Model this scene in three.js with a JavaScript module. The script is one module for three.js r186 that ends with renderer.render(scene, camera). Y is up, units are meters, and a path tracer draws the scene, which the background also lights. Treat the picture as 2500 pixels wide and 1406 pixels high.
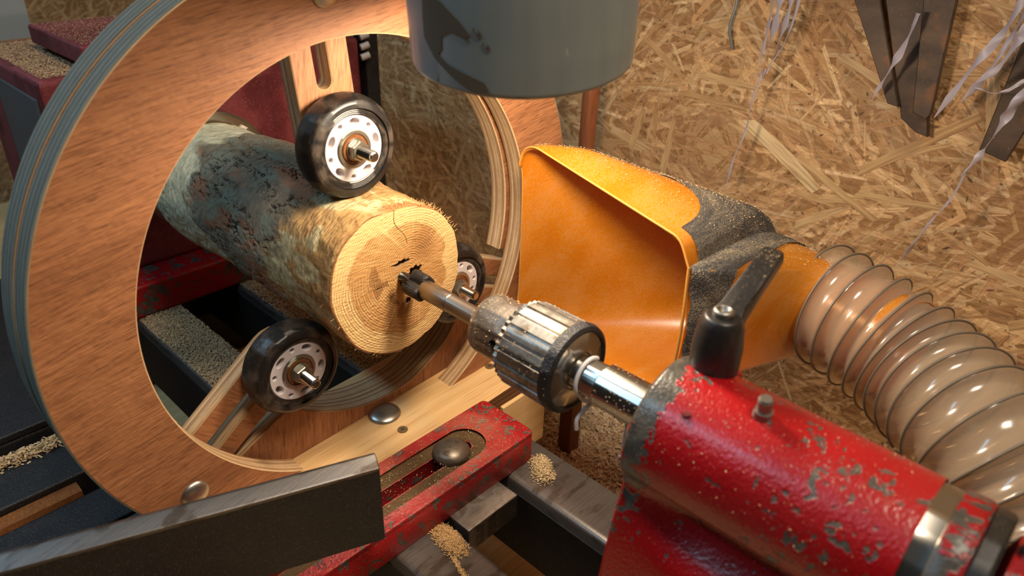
import * as THREE from 'three';
import { mergeGeometries, mergeVertices, toCreasedNormals } from 'three/addons/utils/BufferGeometryUtils.js';
import { RoundedBoxGeometry } from 'three/addons/geometries/RoundedBoxGeometry.js';
import { Brush, Evaluator, SUBTRACTION } from 'three-bvh-csg';
import { RectAreaLightUniformsLib } from 'three/addons/lights/RectAreaLightUniformsLib.js';
RectAreaLightUniformsLib.init();

// ------------------------------------------------------------------ camera, light, exposure
const V3 = (x, y, z) => new THREE.Vector3(x, y, z);
const scene = new THREE.Scene();
scene.background = new THREE.Color(0x000000);
const camera = new THREE.PerspectiveCamera(43.12, 2500 / 1406, 0.02, 12);
camera.position.set(0.35926, 0.24238, 0.27272);
camera.up.set(-0.353756, 0.872955, -0.335867);
camera.focus = 0.57; camera.userData.fStop = 8;
camera.lookAt(0.35926 - 0.594722, 0.24238 - 0.48708, 0.27272 - 0.639576);

const renderer = new THREE.WebGLRenderer();
renderer.toneMapping = THREE.LinearToneMapping;
renderer.toneMappingExposure = 1.0;
renderer.shadowMap.enabled = true;

const LAMP_C = V3(0.08, 0.16, -0.03), LAMP_AX = V3(-0.099, -0.984, -0.141).normalize();
const lampLight = new THREE.PointLight(new THREE.Color(1.0, 0.8, 0.6), 0.27, 0, 2);
lampLight.name = 'lamp_bulb_light';
lampLight.position.copy(LAMP_C).addScaledVector(LAMP_AX, -0.006);
lampLight.castShadow = true; lampLight.shadow.radius = 1.1;
scene.add(lampLight);

const FILL_PANEL = { p: V3(0.8, 1.44, 0.12), w: 0.36 };
const fillPanelLight = new THREE.RectAreaLight(new THREE.Color(1.0, 0.85, 0.68), 46, FILL_PANEL.w, FILL_PANEL.w);  // unseen warm fill, added to even the light over ring and wall
fillPanelLight.name = 'added_fill_light';
fillPanelLight.position.copy(FILL_PANEL.p).add(V3(0, -0.03, 0)); fillPanelLight.lookAt(FILL_PANEL.p.x, -5, FILL_PANEL.p.z);
scene.add(fillPanelLight);

const TUBE = { p: V3(-0.75, 1.2, 0.85), len: 1.5, w: 0.16 };
const tubeLight = new THREE.RectAreaLight(new THREE.Color(0.4, 0.72, 1.0), 15, TUBE.len, TUBE.w);
tubeLight.name = 'ceiling_tube_light';
tubeLight.position.copy(TUBE.p).add(V3(0, -0.03, 0)); tubeLight.lookAt(TUBE.p.x, -5, TUBE.p.z);
scene.add(tubeLight);

// ------------------------------------------------------------------ helpers
let seed = 7;
const rnd = () => { seed = (seed * 1664525 + 1013904223) >>> 0; return seed / 4294967296; };
const rr = (a, b) => a + (b - a) * rnd();
const clamp = (x, a = 0, b = 1) => Math.min(b, Math.max(a, x));
const mixn = (a, b, t) => a + (b - a) * t;
const sstep = (a, b, x) => { const t = clamp((x - a) / (b - a)); return t * t * (3 - 2 * t); };
const PERM = new Float32Array(65536); for (let i = 0; i < 65536; i++) PERM[i] = rnd();
const hash = (i, j) => PERM[((i * 374761 + j * 668265 + (i ^ (j * 31)) * 97) & 65535)];
function noise(x, y) {
  const i = Math.floor(x), j = Math.floor(y), a = x - i, b = y - j, u = a * a * (3 - 2 * a), v = b * b * (3 - 2 * b);
  return mixn(mixn(hash(i, j), hash(i + 1, j), u), mixn(hash(i, j + 1), hash(i + 1, j + 1), u), v);
}
function fbm(x, y, o = 4) { let s = 0, a = 0.5, n = 0; for (let k = 0; k < o; k++) { s += a * noise(x, y); n += a; a *= 0.5; x = x * 2.03 + 17.1; y = y * 2.03 + 5.7; } return s / n; }
const mix3 = (a, b, t) => [mixn(a[0], b[0], t), mixn(a[1], b[1], t), mixn(a[2], b[2], t)];
function tex(w, h, fn, srgb = true) {
  const d = new Uint8Array(w * h * 4);
  for (let j = 0, o = 0; j < h; j++) for (let i = 0; i < w; i++, o += 4) {
    const c = fn((i + 0.5) / w, (j + 0.5) / h);
    if (typeof c === 'number') d[o] = d[o + 1] = d[o + 2] = clamp(c) * 255; else { d[o] = clamp(c[0], 0, 255); d[o + 1] = clamp(c[1], 0, 255); d[o + 2] = clamp(c[2], 0, 255); }
    d[o + 3] = 255;
  }
  const t = new THREE.DataTexture(d, w, h); t.magFilter = THREE.LinearFilter; t.minFilter = THREE.LinearMipmapLinearFilter; t.wrapS = t.wrapT = THREE.MirroredRepeatWrapping;
  if (srgb) t.colorSpace = THREE.SRGBColorSpace; t.needsUpdate = true; return t;
}
const bump = (w, h, fn) => tex(w, h, fn, false);
function rep(t, su, sv = su, rot = 0, ou = 0, ov = 0) { const c = t.clone(); c.repeat.set(1 / su, 1 / sv); c.rotation = rot; c.offset.set(ou, ov); c.needsUpdate = true; return c; }
const std = (o) => new THREE.MeshPhysicalMaterial({ side: THREE.DoubleSide, ...o });
const used = {};
function numbered(n) { used[n] = (used[n] ?? -1) + 1; return used[n] ? n + '_' + String(used[n]).padStart(3, '0') : n; }
function shade(o) { o.traverse((m) => { if (m.isMesh) { m.castShadow = true; m.receiveShadow = true; } }); return o; }
function thing(name, label, category, base = [0, 0, 0], group) {
  const o = new THREE.Group(); o.name = numbered(name); o.position.set(...base); o.userData = { label, category }; if (group) o.userData.group = group; scene.add(o); return o;
}
// geometry in world coordinates, put under a thing that stands at its own base
function part(name, geo, mat, parent, label) {
  const m = new THREE.Mesh(geo, mat); m.name = name; m.castShadow = m.receiveShadow = true;
  if (label) m.userData.label = label;
  const off = V3(0, 0, 0); for (let p = parent; p; p = p.parent) off.add(p.position);
  m.position.copy(off).negate(); parent.add(m); return m;
}
// geometry in the parent's own coordinates
function local(name, geo, mat, parent, label) { const m = new THREE.Mesh(geo, mat); m.name = name; m.castShadow = m.receiveShadow = true; if (label) m.userData.label = label; parent.add(m); return m; }
function single(name, geo, mat, label, category, group, kind) {
  const m = new THREE.Mesh(geo, mat); m.name = numbered(name); m.castShadow = m.receiveShadow = true; m.userData = { label };
  if (category) m.userData.category = category; if (group) m.userData.group = group; if (kind) m.userData.kind = kind; scene.add(m); return m;
}
function struct(name, geo, mat, label) { const m = new THREE.Mesh(geo, mat); m.name = name; m.castShadow = m.receiveShadow = true; m.userData = { kind: 'structure', label, category: name.split('_')[0] }; scene.add(m); return m; }
function boxUV(g) {
  g = g.index ? g.toNonIndexed() : g; g.computeVertexNormals && !g.attributes.normal && g.computeVertexNormals();
  const p = g.attributes.position, uv = new Float32Array(p.count * 2), a = V3(), b = V3(), c = V3(), n = V3();
  for (let i = 0; i < p.count; i += 3) {
    a.fromBufferAttribute(p, i); b.fromBufferAttribute(p, i + 1); c.fromBufferAttribute(p, i + 2); n.subVectors(b, a).cross(c.clone().sub(a));
    const x = Math.abs(n.x), y = Math.abs(n.y), z = Math.abs(n.z);
    [a, b, c].forEach((q, k) => { const o = (i + k) * 2; if (x >= y && x >= z) { uv[o] = q.z; uv[o + 1] = q.y; } else if (y >= z) { uv[o] = q.z; uv[o + 1] = q.x; } else { uv[o] = q.x; uv[o + 1] = q.y; } });
  }
  g.setAttribute('uv', new THREE.BufferAttribute(uv, 2)); return g;
}
const box = (x0, x1, y0, y1, z0, z1, r = 0) => { const g = r ? new RoundedBoxGeometry(x1 - x0, y1 - y0, z1 - z0, 3, r) : new THREE.BoxGeometry(x1 - x0, y1 - y0, z1 - z0); g.translate((x0 + x1) / 2, (y0 + y1) / 2, (z0 + z1) / 2); return boxUV(g); };
// y-z outline pushed along x
const YZ = (y, z) => new THREE.Vector2(-z, y);
function extX(shape, x0, x1, bev = 0.0007, seg = 24) {
  const g = new THREE.ExtrudeGeometry(shape, { depth: x1 - x0 - 2 * bev, bevelEnabled: bev > 0, bevelThickness: bev, bevelSize: bev, bevelOffset: -bev, bevelSegments: 1, curveSegments: seg });
  g.rotateY(Math.PI / 2); g.translate(x0 + bev, 0, 0); return g;
}
// lathe around the x axis: list of [x, r]
function latheX(pts, seg = 48) { const g = new THREE.LatheGeometry(pts.map(([x, r]) => new THREE.Vector2(Math.max(r, 0.00001), x)), seg); g.rotateZ(-Math.PI / 2); let R = 0, l = 0; pts.forEach(([x, r], i) => { R = Math.max(R, r); if (i) l += Math.hypot(x - pts[i - 1][0], r - pts[i - 1][1]); }); const w = g.attributes.uv; for (let i = 0; i < w.count; i++) w.setXY(i, w.getX(i) * 6.283 * R, w.getY(i) * l); return toCreasedNormals(g, 0.6); }
function tube(pts, r, seg = 40, rad = 8, closed = false) { return new THREE.TubeGeometry(new THREE.CatmullRomCurve3(pts.map((p) => (p.isVector3 ? p : V3(...p))), closed), seg, r, rad, closed); }
function rod(a, b, r0, r1 = r0, seg = 20) { const d = V3().subVectors(b, a), g = new THREE.CylinderGeometry(r1, r0, d.length(), seg); g.translate(0, d.length() / 2, 0); g.applyQuaternion(new THREE.Quaternion().setFromUnitVectors(V3(0, 1, 0), d.normalize())); g.translate(a.x, a.y, a.z); return g; }
// grid surface rows x cols of points; uv in metres
function grid(rows, { wrap = false, crease = 0 } = {}) {
  const R = rows.length, C = rows[0].length, pos = [], uv = [], idx = []; let v = 0;
  for (let i = 0; i < R; i++) {
    let u = 0; if (i) v += rows[i][C >> 1].distanceTo(rows[i - 1][C >> 1]);
    const CC = wrap ? C + 1 : C;
    for (let j = 0; j < CC; j++) { const p = rows[i][j % C]; if (j) u += p.distanceTo(rows[i][j - 1]); pos.push(p.x, p.y, p.z); uv.push(u, v); }
  }
  const CC = wrap ? C + 1 : C;
  for (let i = 0; i < R - 1; i++) for (let j = 0; j < CC - 1; j++) { const a = i * CC + j, b = a + 1, c = a + CC, d = c + 1; idx.push(a, c, b, b, c, d); }
  const g = new THREE.BufferGeometry(); g.setAttribute('position', new THREE.Float32BufferAttribute(pos, 3)); g.setAttribute('uv', new THREE.Float32BufferAttribute(uv, 2)); g.setIndex(idx); g.computeVertexNormals();
  if (wrap) { const n = g.attributes.normal; for (let i = 0; i < R; i++) { const a = i * CC, b = a + CC - 1, s = V3(n.getX(a) + n.getX(b), n.getY(a) + n.getY(b), n.getZ(a) + n.getZ(b)).normalize(); n.setXYZ(a, s.x, s.y, s.z); n.setXYZ(b, s.x, s.y, s.z); } }
  return crease ? toCreasedNormals(g, crease) : g;
}
// gives an open grid a wall thickness t and closes its border
function shell(rows, t) {
  const g = grid(rows), n = g.attributes.normal, C = rows[0].length;
  const inner = rows.map((row, i) => row.map((p, j) => { const k = i * C + j; return p.clone().add(V3(n.getX(k), n.getY(k), n.getZ(k)).multiplyScalar(t)); }));
  const rim = (a, b) => grid([a, b]);
  const L = (q) => q.map((r) => r[0]), Rr = (q) => q.map((r) => r[C - 1]);
  return mergeGeometries([g, grid(inner), rim(rows[0], inner[0]), rim(rows[rows.length - 1], inner[rows.length - 1]), rim(L(rows), L(inner)), rim(Rr(rows), Rr(inner))]);
}
// carves b (a list of geometries) out of a
function carve(a, list) {
  const ev = new Evaluator(); ev.attributes = ['position', 'normal', 'uv']; let A = new Brush(mergeVertices(a)); A.updateMatrixWorld();
  for (const b of list) { const B = new Brush(b); B.updateMatrixWorld(); const r = ev.evaluate(A, B, SUBTRACTION); A = new Brush(r.geometry); A.updateMatrixWorld(); }
  const g = A.geometry; g.clearGroups(); return g;
}
const catm = (pts, n, closed = false) => new THREE.CatmullRomCurve3(pts.map((p) => V3(...p)), closed, 'centripetal').getPoints(n);

// ------------------------------------------------------------------ textures
const veneerT = tex(1024, 1024, (u, v) => {
  const w = fbm(u * 2, v * 5, 3) * 0.06, y = v + w * 0.4;
  const fine = noise(u * 26, y * 420) * 0.5 + noise(u * 60, y * 700) * 0.5, mid = fbm(u * 4, y * 60, 3), big = fbm(u * 1.6 + 4, y * 7, 3);
  let c = mix3([140, 90, 56], [188, 130, 86], mid * 0.55 + big * 0.6 - 0.05); c = mix3(c, [92, 54, 32], Math.pow(fine, 2.6) * 0.95);
  if (hash((u * 1024) | 0, (v * 1024) | 0) > 0.995) c = mix3(c, [220, 160, 100], 0.5); return c;
});
const veneerB = bump(512, 512, (u, v) => noise(u * 26, v * 420) * 0.6 + noise(u * 90, v * 90) * 0.4);
const plyT = tex(512, 128, (u, v) => {
  const k = Math.floor(v * 7 + fbm(u * 6, v * 2, 2) * 0.3), f = v * 7 - Math.floor(v * 7), g = fbm(u * 40, v * (k % 2 ? 90 : 18), 3);
  let c = k % 2 ? mix3([150, 118, 82], [186, 150, 108], g) : mix3([196, 164, 122], [222, 192, 150], g);
  if (f < 0.1) c = mix3(c, [98, 66, 40], 0.6); if (k === 3) c = mix3(c, [150, 104, 62], 0.35); return mix3(c, [120, 90, 60], fbm(u * 8, v * 8, 3) * 0.35);
});
const pineT = tex(512, 512, (u, v) => {
  const y = v + fbm(u * 2, v * 3, 2) * 0.06, g = fbm(u * 3, y * 46, 3), f = noise(u * 12, y * 240);
  return mix3(mix3([206, 164, 108], [228, 194, 142], g), [168, 120, 70], Math.pow(f, 4) * 0.5 + sstep(0.62, 0.75, fbm(u * 2 + 9, y * 14, 2)) * 0.3);
});
const dustT = tex(512, 512, (u, v) => { const a = noise(u * 150, v * 150), b = noise(u * 260, v * 90), c = fbm(u * 8, v * 8, 4); return mix3(mix3([150, 118, 74], [216, 186, 136], a * 0.6 + b * 0.5 - 0.05), [104, 84, 52], c * 0.4); });
const dustB = bump(512, 512, (u, v) => noise(u * 150, v * 150) * 0.5 + noise(u * 260, v * 80) * 0.3 + fbm(u * 12, v * 12, 3) * 0.4);
// steel with scratches, spots and specks of dust
const steelT = tex(512, 512, (u, v) => { const g = fbm(u * 5, v * 160, 3), m = fbm(u * 7, v * 7, 4), s = noise(u * 210, v * 210); let c = mix3([116, 112, 106], [182, 178, 170], g * 0.7 + 0.2); c = mix3(c, [84, 70, 56], sstep(0.55, 0.75, m) * 0.55); if (s > 0.9) c = mix3(c, [214, 190, 150], 0.75); return c; });
const steelR = bump(512, 512, (u, v) => 0.25 + fbm(u * 7, v * 7, 4) * 0.35 + (noise(u * 210, v * 210) > 0.9 ? 0.4 : 0));
const grimeT = tex(512, 512, (u, v) => { const m = fbm(u * 6, v * 6, 5), s = noise(u * 190, v * 190), s2 = noise(u * 90 + 3, v * 90); let c = mix3([16, 16, 17], [38, 35, 33], m); if (s > 0.9) c = mix3(c, [168, 138, 96], 0.6); if (s2 > 0.88) c = mix3(c, [110, 92, 66], 0.45); return c; });
const rubT = tex(512, 512, (u, v) => { const m = fbm(u * 5, v * 9, 5), s = noise(u * 220, v * 220); let c = mix3([24, 23, 23], [70, 62, 56], sstep(0.35, 0.8, m)); if (s > 0.9) c = mix3(c, [180, 150, 112], 0.55); return c; });
// red enamel: pits, chips down to grey cast iron
function redTex(w, h, sx, sy, wear, dust) {
  const chip = (u, v) => { const x = u * sx, y = v * sy, n = Math.max(fbm(x * 95, y * 95, 4) * 0.62 + fbm(x * 320 + 3, y * 320, 3) * 0.38, fbm(x * 260 + 9, y * 260, 3) * 0.9 - 0.02) + (fbm(x * 18 + 2, y * 18 + 6, 2) - 0.5) * 0.22; return sstep(0, 0.014, n - wear(u, v)); };
  return [tex(w, h, (u, v) => {
    const k = chip(u, v), x = u * sx, y = v * sy, m = fbm(x * 30 + 8, y * 30, 4), s = noise(x * 1500, y * 1500);
    let c = mix3([136, 6, 12], [164, 12, 18], m); c = mix3(c, mix3([54, 52, 47], [96, 90, 80], fbm(x * 240, y * 240, 3)), k);
    const d = dust * sstep(0.4, 0.75, fbm(x * 22 + 40, y * 22, 4)); c = mix3(c, [176, 132, 104], d); if (s > 0.93) c = mix3(c, [222, 170, 130], 0.5); return c;
  }), bump(w, h, (u, v) => (1 - chip(u, v)) * 0.45 + noise(u * sx * 700, v * sy * 700) * 0.25 + fbm(u * sx * 1400, v * sy * 1400, 2) * 0.3)];
}
// oriented strand board, painted strand over strand
function osbTexture(N, mm, dark) {
  const cv = document.createElement('canvas'); cv.width = cv.height = N; const g = cv.getContext('2d'), k = N / mm;
  g.fillStyle = 'rgb(150,110,66)'; g.fillRect(0, 0, N, N);
  const pal = [[190, 146, 94], [182, 136, 84], [172, 124, 74], [196, 154, 102], [164, 116, 70], [186, 140, 88], [202, 164, 112], [156, 110, 68]];
  for (let i = 0; i < 9000; i++) {
    const L = rr(12, i % 7 ? 60 : 110) * k, W = rr(1.2, i % 9 ? 7 : 14) * k, c = pal[(rnd() * pal.length) | 0], a = rr(-0.75, 0.75) + (rnd() < 0.3 ? 1.57 : 0.35), f = rr(0.85, 1.08);
    g.save(); g.translate(rnd() * N, rnd() * N); g.rotate(a); g.globalAlpha = rr(0.35, 0.8);
    g.fillStyle = `rgb(${Math.min(255, c[0] * f * 1.17) | 0},${Math.min(255, c[1] * f * 1.25) | 0},${Math.min(255, c[2] * f * 1.4) | 0})`;
    g.beginPath(); g.moveTo(-L / 2, -W / 2); g.lineTo(L / 2 - rnd() * W, -W / 2 + rr(-0.1, 0.2) * W); g.lineTo(L / 2, W / 2 - rnd() * W * 0.5); g.lineTo(-L / 2 + rnd() * W, W / 2); g.closePath(); g.fill();
    g.globalAlpha = 0.14; g.strokeStyle = 'rgb(92,58,28)'; g.lineWidth = 0.8; g.stroke();
    for (let q = 0; q < 4; q++) { const y = rr(-0.5, 0.5) * W; g.globalAlpha = rr(0.08, 0.25); g.beginPath(); g.moveTo(-L / 2, y); g.lineTo(L / 2, y + rr(-0.06, 0.06) * W); g.stroke(); }
    g.restore();
  }
  for (let i = 0; i < 4200; i++) { g.save(); g.translate(rnd() * N, rnd() * N); g.rotate(rnd() * 3); g.globalAlpha = rr(0.2, 0.75); g.fillStyle = rnd() < 0.5 ? 'rgb(70,46,28)' : 'rgb(104,70,40)'; g.beginPath(); g.ellipse(0, 0, rr(0.5, 3.5) * k, rr(0.3, 1.1) * k, 0, 0, 7); g.fill(); g.restore(); }
  const t = new THREE.CanvasTexture(cv); t.colorSpace = THREE.SRGBColorSpace; t.wrapS = t.wrapT = THREE.MirroredRepeatWrapping; return t;
}
const osbT = osbTexture(2048, 800);
const osbB = bump(512, 512, (u, v) => fbm(u * 30, v * 60, 4));

// ------------------------------------------------------------------ materials
const M = {
  osb: std({ map: rep(osbT, 0.8), bumpMap: rep(osbB, 0.25), bumpScale: 0.0012, roughness: 0.72 }),
  veneer: std({ map: rep(veneerT, 0.3, 0.3, 0.17), bumpMap: rep(veneerB, 0.2, 0.2, 0.17), bumpScale: 0.0003, roughness: 0.62 }),
  veneerUp: std({ map: rep(veneerT, 0.3, 0.3, 1.5), bumpMap: rep(veneerB, 0.2, 0.2, 1.5), bumpScale: 0.0003, roughness: 0.6 }),
  ply: std({ map: rep(plyT, 0.12, 0.018), roughness: 0.8 }),
  pine: std({ map: rep(pineT, 0.3, 0.2), roughness: 0.5 }),
  dust: std({ map: rep(dustT, 0.05), bumpMap: rep(dustB, 0.05), bumpScale: 0.0025, roughness: 1 }),
  chip: std({ color: new THREE.Color(0.62, 0.46, 0.27), roughness: 1 }),
  steel: std({ map: rep(steelT, 0.06, 0.06), roughnessMap: rep(steelR, 0.06), roughness: 1, metalness: 0.95 }),
  bright: std({ color: 0xb9b6ae, roughness: 0.24, metalness: 1 }),
  zinc: std({ color: 0xb4b2a8, roughness: 0.34, metalness: 0.95 }),
  black: std({ color: 0xd8e2ff, map: rep(grimeT, 0.09), bumpMap: rep(dustB, 0.06), bumpScale: 0.0004, roughness: 0.5 }),
  plastic: std({ map: rep(grimeT, 0.12), roughness: 0.4, clearcoat: 0.2, clearcoatRoughness: 0.4 }),
  rubber: std({ map: rep(rubT, 0.05), roughness: 0.38 }),
  white: std({ color: 0xd2cbcc, roughness: 0.42 }),
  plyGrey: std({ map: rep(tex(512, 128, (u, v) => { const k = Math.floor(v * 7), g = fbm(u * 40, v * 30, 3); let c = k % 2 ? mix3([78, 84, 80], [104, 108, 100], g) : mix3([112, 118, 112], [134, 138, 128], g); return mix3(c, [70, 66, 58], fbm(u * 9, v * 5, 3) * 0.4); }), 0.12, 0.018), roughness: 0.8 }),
  greyPaint: std({ map: rep(tex(256, 256, (u, v) => mix3([44, 52, 55], [66, 74, 76], fbm(u * 8, v * 8, 4))), 0.2), roughness: 0.5 }),
};

// ------------------------------------------------------------------ the room
const WZ = -0.42;
const wallBack = struct('wall_back', box(-1.5, 1.7, -0.95, 1.5, WZ - 0.03, WZ), M.osb, 'strand board wall behind the lathe');
struct('wall_left', box(-1.53, -1.5, -0.95, 1.5, WZ, 1.8), M.osb, 'strand board end wall beyond the headstock');
struct('wall_right', box(1.7, 1.73, -0.95, 1.5, WZ, 1.8), std({ color: 0x3c3a38, roughness: 0.9 }), 'dark plain wall beyond the tailstock');
struct('wall_front', box(-1.5, 1.7, -0.95, 1.5, 1.8, 1.83), std({ color: 0x3c3a38, roughness: 0.9 }), 'dark plain wall facing the lathe');
struct('ceiling', box(-1.5, 1.7, 1.5, 1.53, WZ, 1.8), std({ color: 0x46443f, roughness: 0.9 }), 'plain workshop ceiling');
struct('floor', box(-1.5, 1.7, -0.98, -0.95, WZ, 1.8), std({ color: 0x2c2a28, roughness: 0.9 }), 'grey workshop floor');
{ // strands that stand proud of the board
  const pal = [[230, 202, 154], [208, 172, 122], [202, 164, 114], [192, 152, 104], [212, 178, 130], [186, 144, 98]];
  const mats = pal.map((c) => std({ map: rep(tex(128, 64, (u, v) => { const g = fbm(u * 4, v * 26, 3); return mix3(c, [c[0] * 0.68, c[1] * 0.62, c[2] * 0.54], g * g * 1.2); }), 1, 1), roughness: 0.7 }));
  const shapes = []; for (let k = 0; k < 10; k++) {
    const s = new THREE.Shape(), w = rr(0.07, 0.2), j = () => rr(-0.03, 0.03);
    s.moveTo(-0.5, -w / 2); s.lineTo(-0.15, -w / 2 + j()); s.lineTo(0.5 - rr(0, w), -w / 2 + j()); s.lineTo(0.5, w / 2 - rr(0, w * 0.6)); s.lineTo(0.12, w / 2 + j()); s.lineTo(-0.5 + rr(0, w), w / 2);
    const g = new THREE.ExtrudeGeometry(s, { depth: 1, bevelEnabled: false }); const uv = g.attributes.uv; for (let i = 0; i < uv.count; i++) uv.setXY(i, uv.getX(i) + 0.5, uv.getY(i) * 2 + 0.5); shapes.push(g);
  }
  const put = (x, y, a, L, gi, mi, d) => { const m = new THREE.Mesh(shapes[gi], mats[mi]); m.name = 'wood_strand'; m.castShadow = m.receiveShadow = true; m.position.set(x - 0.1, y - 0.275, WZ - (WZ - 0.015)); m.position.set(x, y, WZ - 0.0002); m.rotation.z = a; m.scale.set(L, L * (mi === 99 ? 1 : rr(0.6, 1.1)), d); wallBack.add(m); };
  put(0.073, 0.015, -0.5, 0.108, 2, 0, 0.0007); put(0.135, -0.005, -0.42, 0.1, 4, 1, 0.0006); put(0.19, 0.05, 0.72, 0.11, 7, 2, 0.0006);
  for (let i = 0; i < 200; i++) put(rr(-0.5, 0.36), rr(-0.3, 0.2), rr(-0.7, 0.6) + (rnd() < 0.25 ? 1.3 : 0), rr(0.025, 0.085), (rnd() * 10) | 0, 1 + ((rnd() * 5) | 0), rr(0.0002, 0.00035));
}
// added fill panel, out of view, evens out the work lamp falloff
{ const t = thing('added_fill_panel', 'square warm fill panel added out of view on the ceiling', 'lamp', [FILL_PANEL.p.x, FILL_PANEL.p.y, FILL_PANEL.p.z]);
  local('frame', new RoundedBoxGeometry(FILL_PANEL.w + 0.03, 0.04, FILL_PANEL.w + 0.03, 2, 0.006).translate(0, 0.018, 0), std({ color: 0xdddddd, roughness: 0.5 }), t);
  local('fill_diffuser', new RoundedBoxGeometry(FILL_PANEL.w, 0.012, FILL_PANEL.w, 2, 0.005).translate(0, -0.006, 0), std({ color: 0xffffff, emissive: new THREE.Color(1, 0.84, 0.66), emissiveIntensity: 3 }), t); }
// ceiling tube
{ const t = thing('ceiling_tube_lamp', 'long cool white tube lamp on the ceiling', 'lamp', [TUBE.p.x, TUBE.p.y, TUBE.p.z]);
  local('housing', new RoundedBoxGeometry(TUBE.len, 0.03, TUBE.w, 2, 0.006).translate(0, 0.02, 0), std({ color: 0xdddddd, roughness: 0.5 }), t);
  local('hanger', new THREE.CylinderGeometry(0.004, 0.004, 0.19, 8).translate(0.4, 0.125, 0), M.zinc, t); local('hanger', new THREE.CylinderGeometry(0.004, 0.004, 0.19, 8).translate(-0.4, 0.125, 0), M.zinc, t);
  local('tube', new RoundedBoxGeometry(TUBE.len * 0.98, 0.02, TUBE.w * 0.9, 2, 0.008).translate(0, -0.005, 0), std({ color: 0xffffff, emissive: new THREE.Color(0.55, 0.8, 1), emissiveIntensity: 3 }), t); }

// ------------------------------------------------------------------ bench, bed, headstock
const BENCH = -0.31, BED = -0.168;
{ const b = thing('workbench', 'wooden bench under the lathe strewn with shavings', 'bench', [0, BENCH, -0.1]);
  part('bench_top', box(-1.2, 1.1, BENCH - 0.04, BENCH, WZ + 0.006, 0.42), M.pine, b);
  for (const [x, z] of [[-1.1, -0.35], [1.0, -0.35], [-1.1, 0.35], [1.0, 0.35]]) part('leg', box(x - 0.04, x + 0.04, -0.95, BENCH - 0.04, z - 0.04, z + 0.04), M.pine, b); }
const [redT, redB] = redTex(1024, 1024, 0.2, 0.4, (u, v) => 0.6, 0.12);
M.red = std({ map: rep(redT, 0.2, 0.4), bumpMap: rep(redB, 0.2, 0.4), bumpScale: 0.0005, roughness: 0.38 });
M.redDust = std({ map: rep(tex(512, 512, (u, v) => { const m = fbm(u * 6, v * 6, 5), s = noise(u * 200, v * 200); let c = mix3([92, 20, 26], [128, 52, 56], sstep(0.3, 0.7, m)); if (s > 0.8) c = mix3(c, [150, 112, 100], 0.5); return c; }), 0.2), roughness: 0.7 });
{ const b = thing('lathe_bed', 'dark steel lathe bed of two parallel rails', 'lathe bed', [0, BENCH, -0.012]);
  for (const [z0, z1] of [[0.0215, 0.0685], [-0.092, -0.044]]) {
    const s = new THREE.Shape(), r = 0.007, y0 = BED - 0.075; s.moveTo(-z1, y0); s.lineTo(-z1, BED - r); s.quadraticCurveTo(-z1, BED, -z1 + r, BED); s.lineTo(-z0 - r, BED); s.quadraticCurveTo(-z0, BED, -z0, BED - r); s.lineTo(-z0, y0);
    const g = toCreasedNormals(boxUV(extX(s, -0.6, 0.62, 0, 6)), 0.5), mats = [M.railTop, M.railTop];
    part('rail', g, std({ map: rep(steelT, 0.16, 0.05), color: 0xa29c9c, roughnessMap: rep(steelR, 0.1), roughness: 0.9, metalness: 0.5 }), b);
    part('rail_web', box(-0.6, 0.62, BED - 0.077, BED - 0.012, z0 - 0.0006, z1 + 0.0006), std({ map: rep(grimeT, 0.2), color: 0x8fa0a8, roughness: 0.6 }), b, 'dark painted side of the rail');
  }
  part('foot', box(-0.62, -0.45, BENCH, BED - 0.075, -0.092, 0.0685), M.black, b); part('foot', box(0.45, 0.62, BENCH, BED - 0.075, -0.092, 0.0685), M.black, b);
}
{ const h = thing('headstock', 'dusty dark red headstock housing with a flat lid and grey plate', 'headstock', [-0.5, BED, -0.03]);
  part('housing', box(-0.62, -0.402, -0.132, 0.074, -0.262, 0.088, 0.006), M.redDust, h);
  part('foot_flange', box(-0.62, -0.362, BED, -0.131, -0.11, 0.09, 0.004), M.red, h);
  part('lid', box(-0.545, -0.396, 0.082, 0.101, -0.24, 0.047, 0.003), M.redDust, h);
  part('lid_gasket', box(-0.535, -0.406, 0.072, 0.084, -0.23, 0.037), M.black, h);
  part('name_plate', box(-0.54, -0.415, -0.07, 0.055, 0.088, 0.0905), std({ color: 0x59636a, roughness: 0.5, metalness: 0.4 }), h, 'plain grey metal plate');
  part('screw', new THREE.SphereGeometry(0.009, 16, 8, 0, 7, 0, 1.1).rotateZ(-Math.PI / 2).translate(-0.407, 0.045, -0.075), std({ color: 0x8a6a66, roughness: 0.6 }), h);
}
{ const c = thing('scroll_chuck', 'dark steel chuck gripping the back end of the log', 'chuck', [-0.33, 0, 0]);
  part('backplate', latheX([[-0.403, 0], [-0.403, 0.03], [-0.35, 0.03], [-0.35, 0.048], [-0.315, 0.05], [-0.313, 0.05], [-0.313, 0]]), M.steel, c);
  part('jaw_ring', latheX([[-0.313, 0.03], [-0.313, 0.057], [-0.297, 0.0585], [-0.27, 0.0585], [-0.268, 0.056], [-0.268, 0.03]]), M.bright, c);
  for (let k = 0; k < 4; k++) part('jaw', box(-0.27, -0.262, 0.012, 0.05, -0.018, 0.018).rotateX(k * Math.PI / 2 + 0.5), M.steel, c); }

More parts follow.
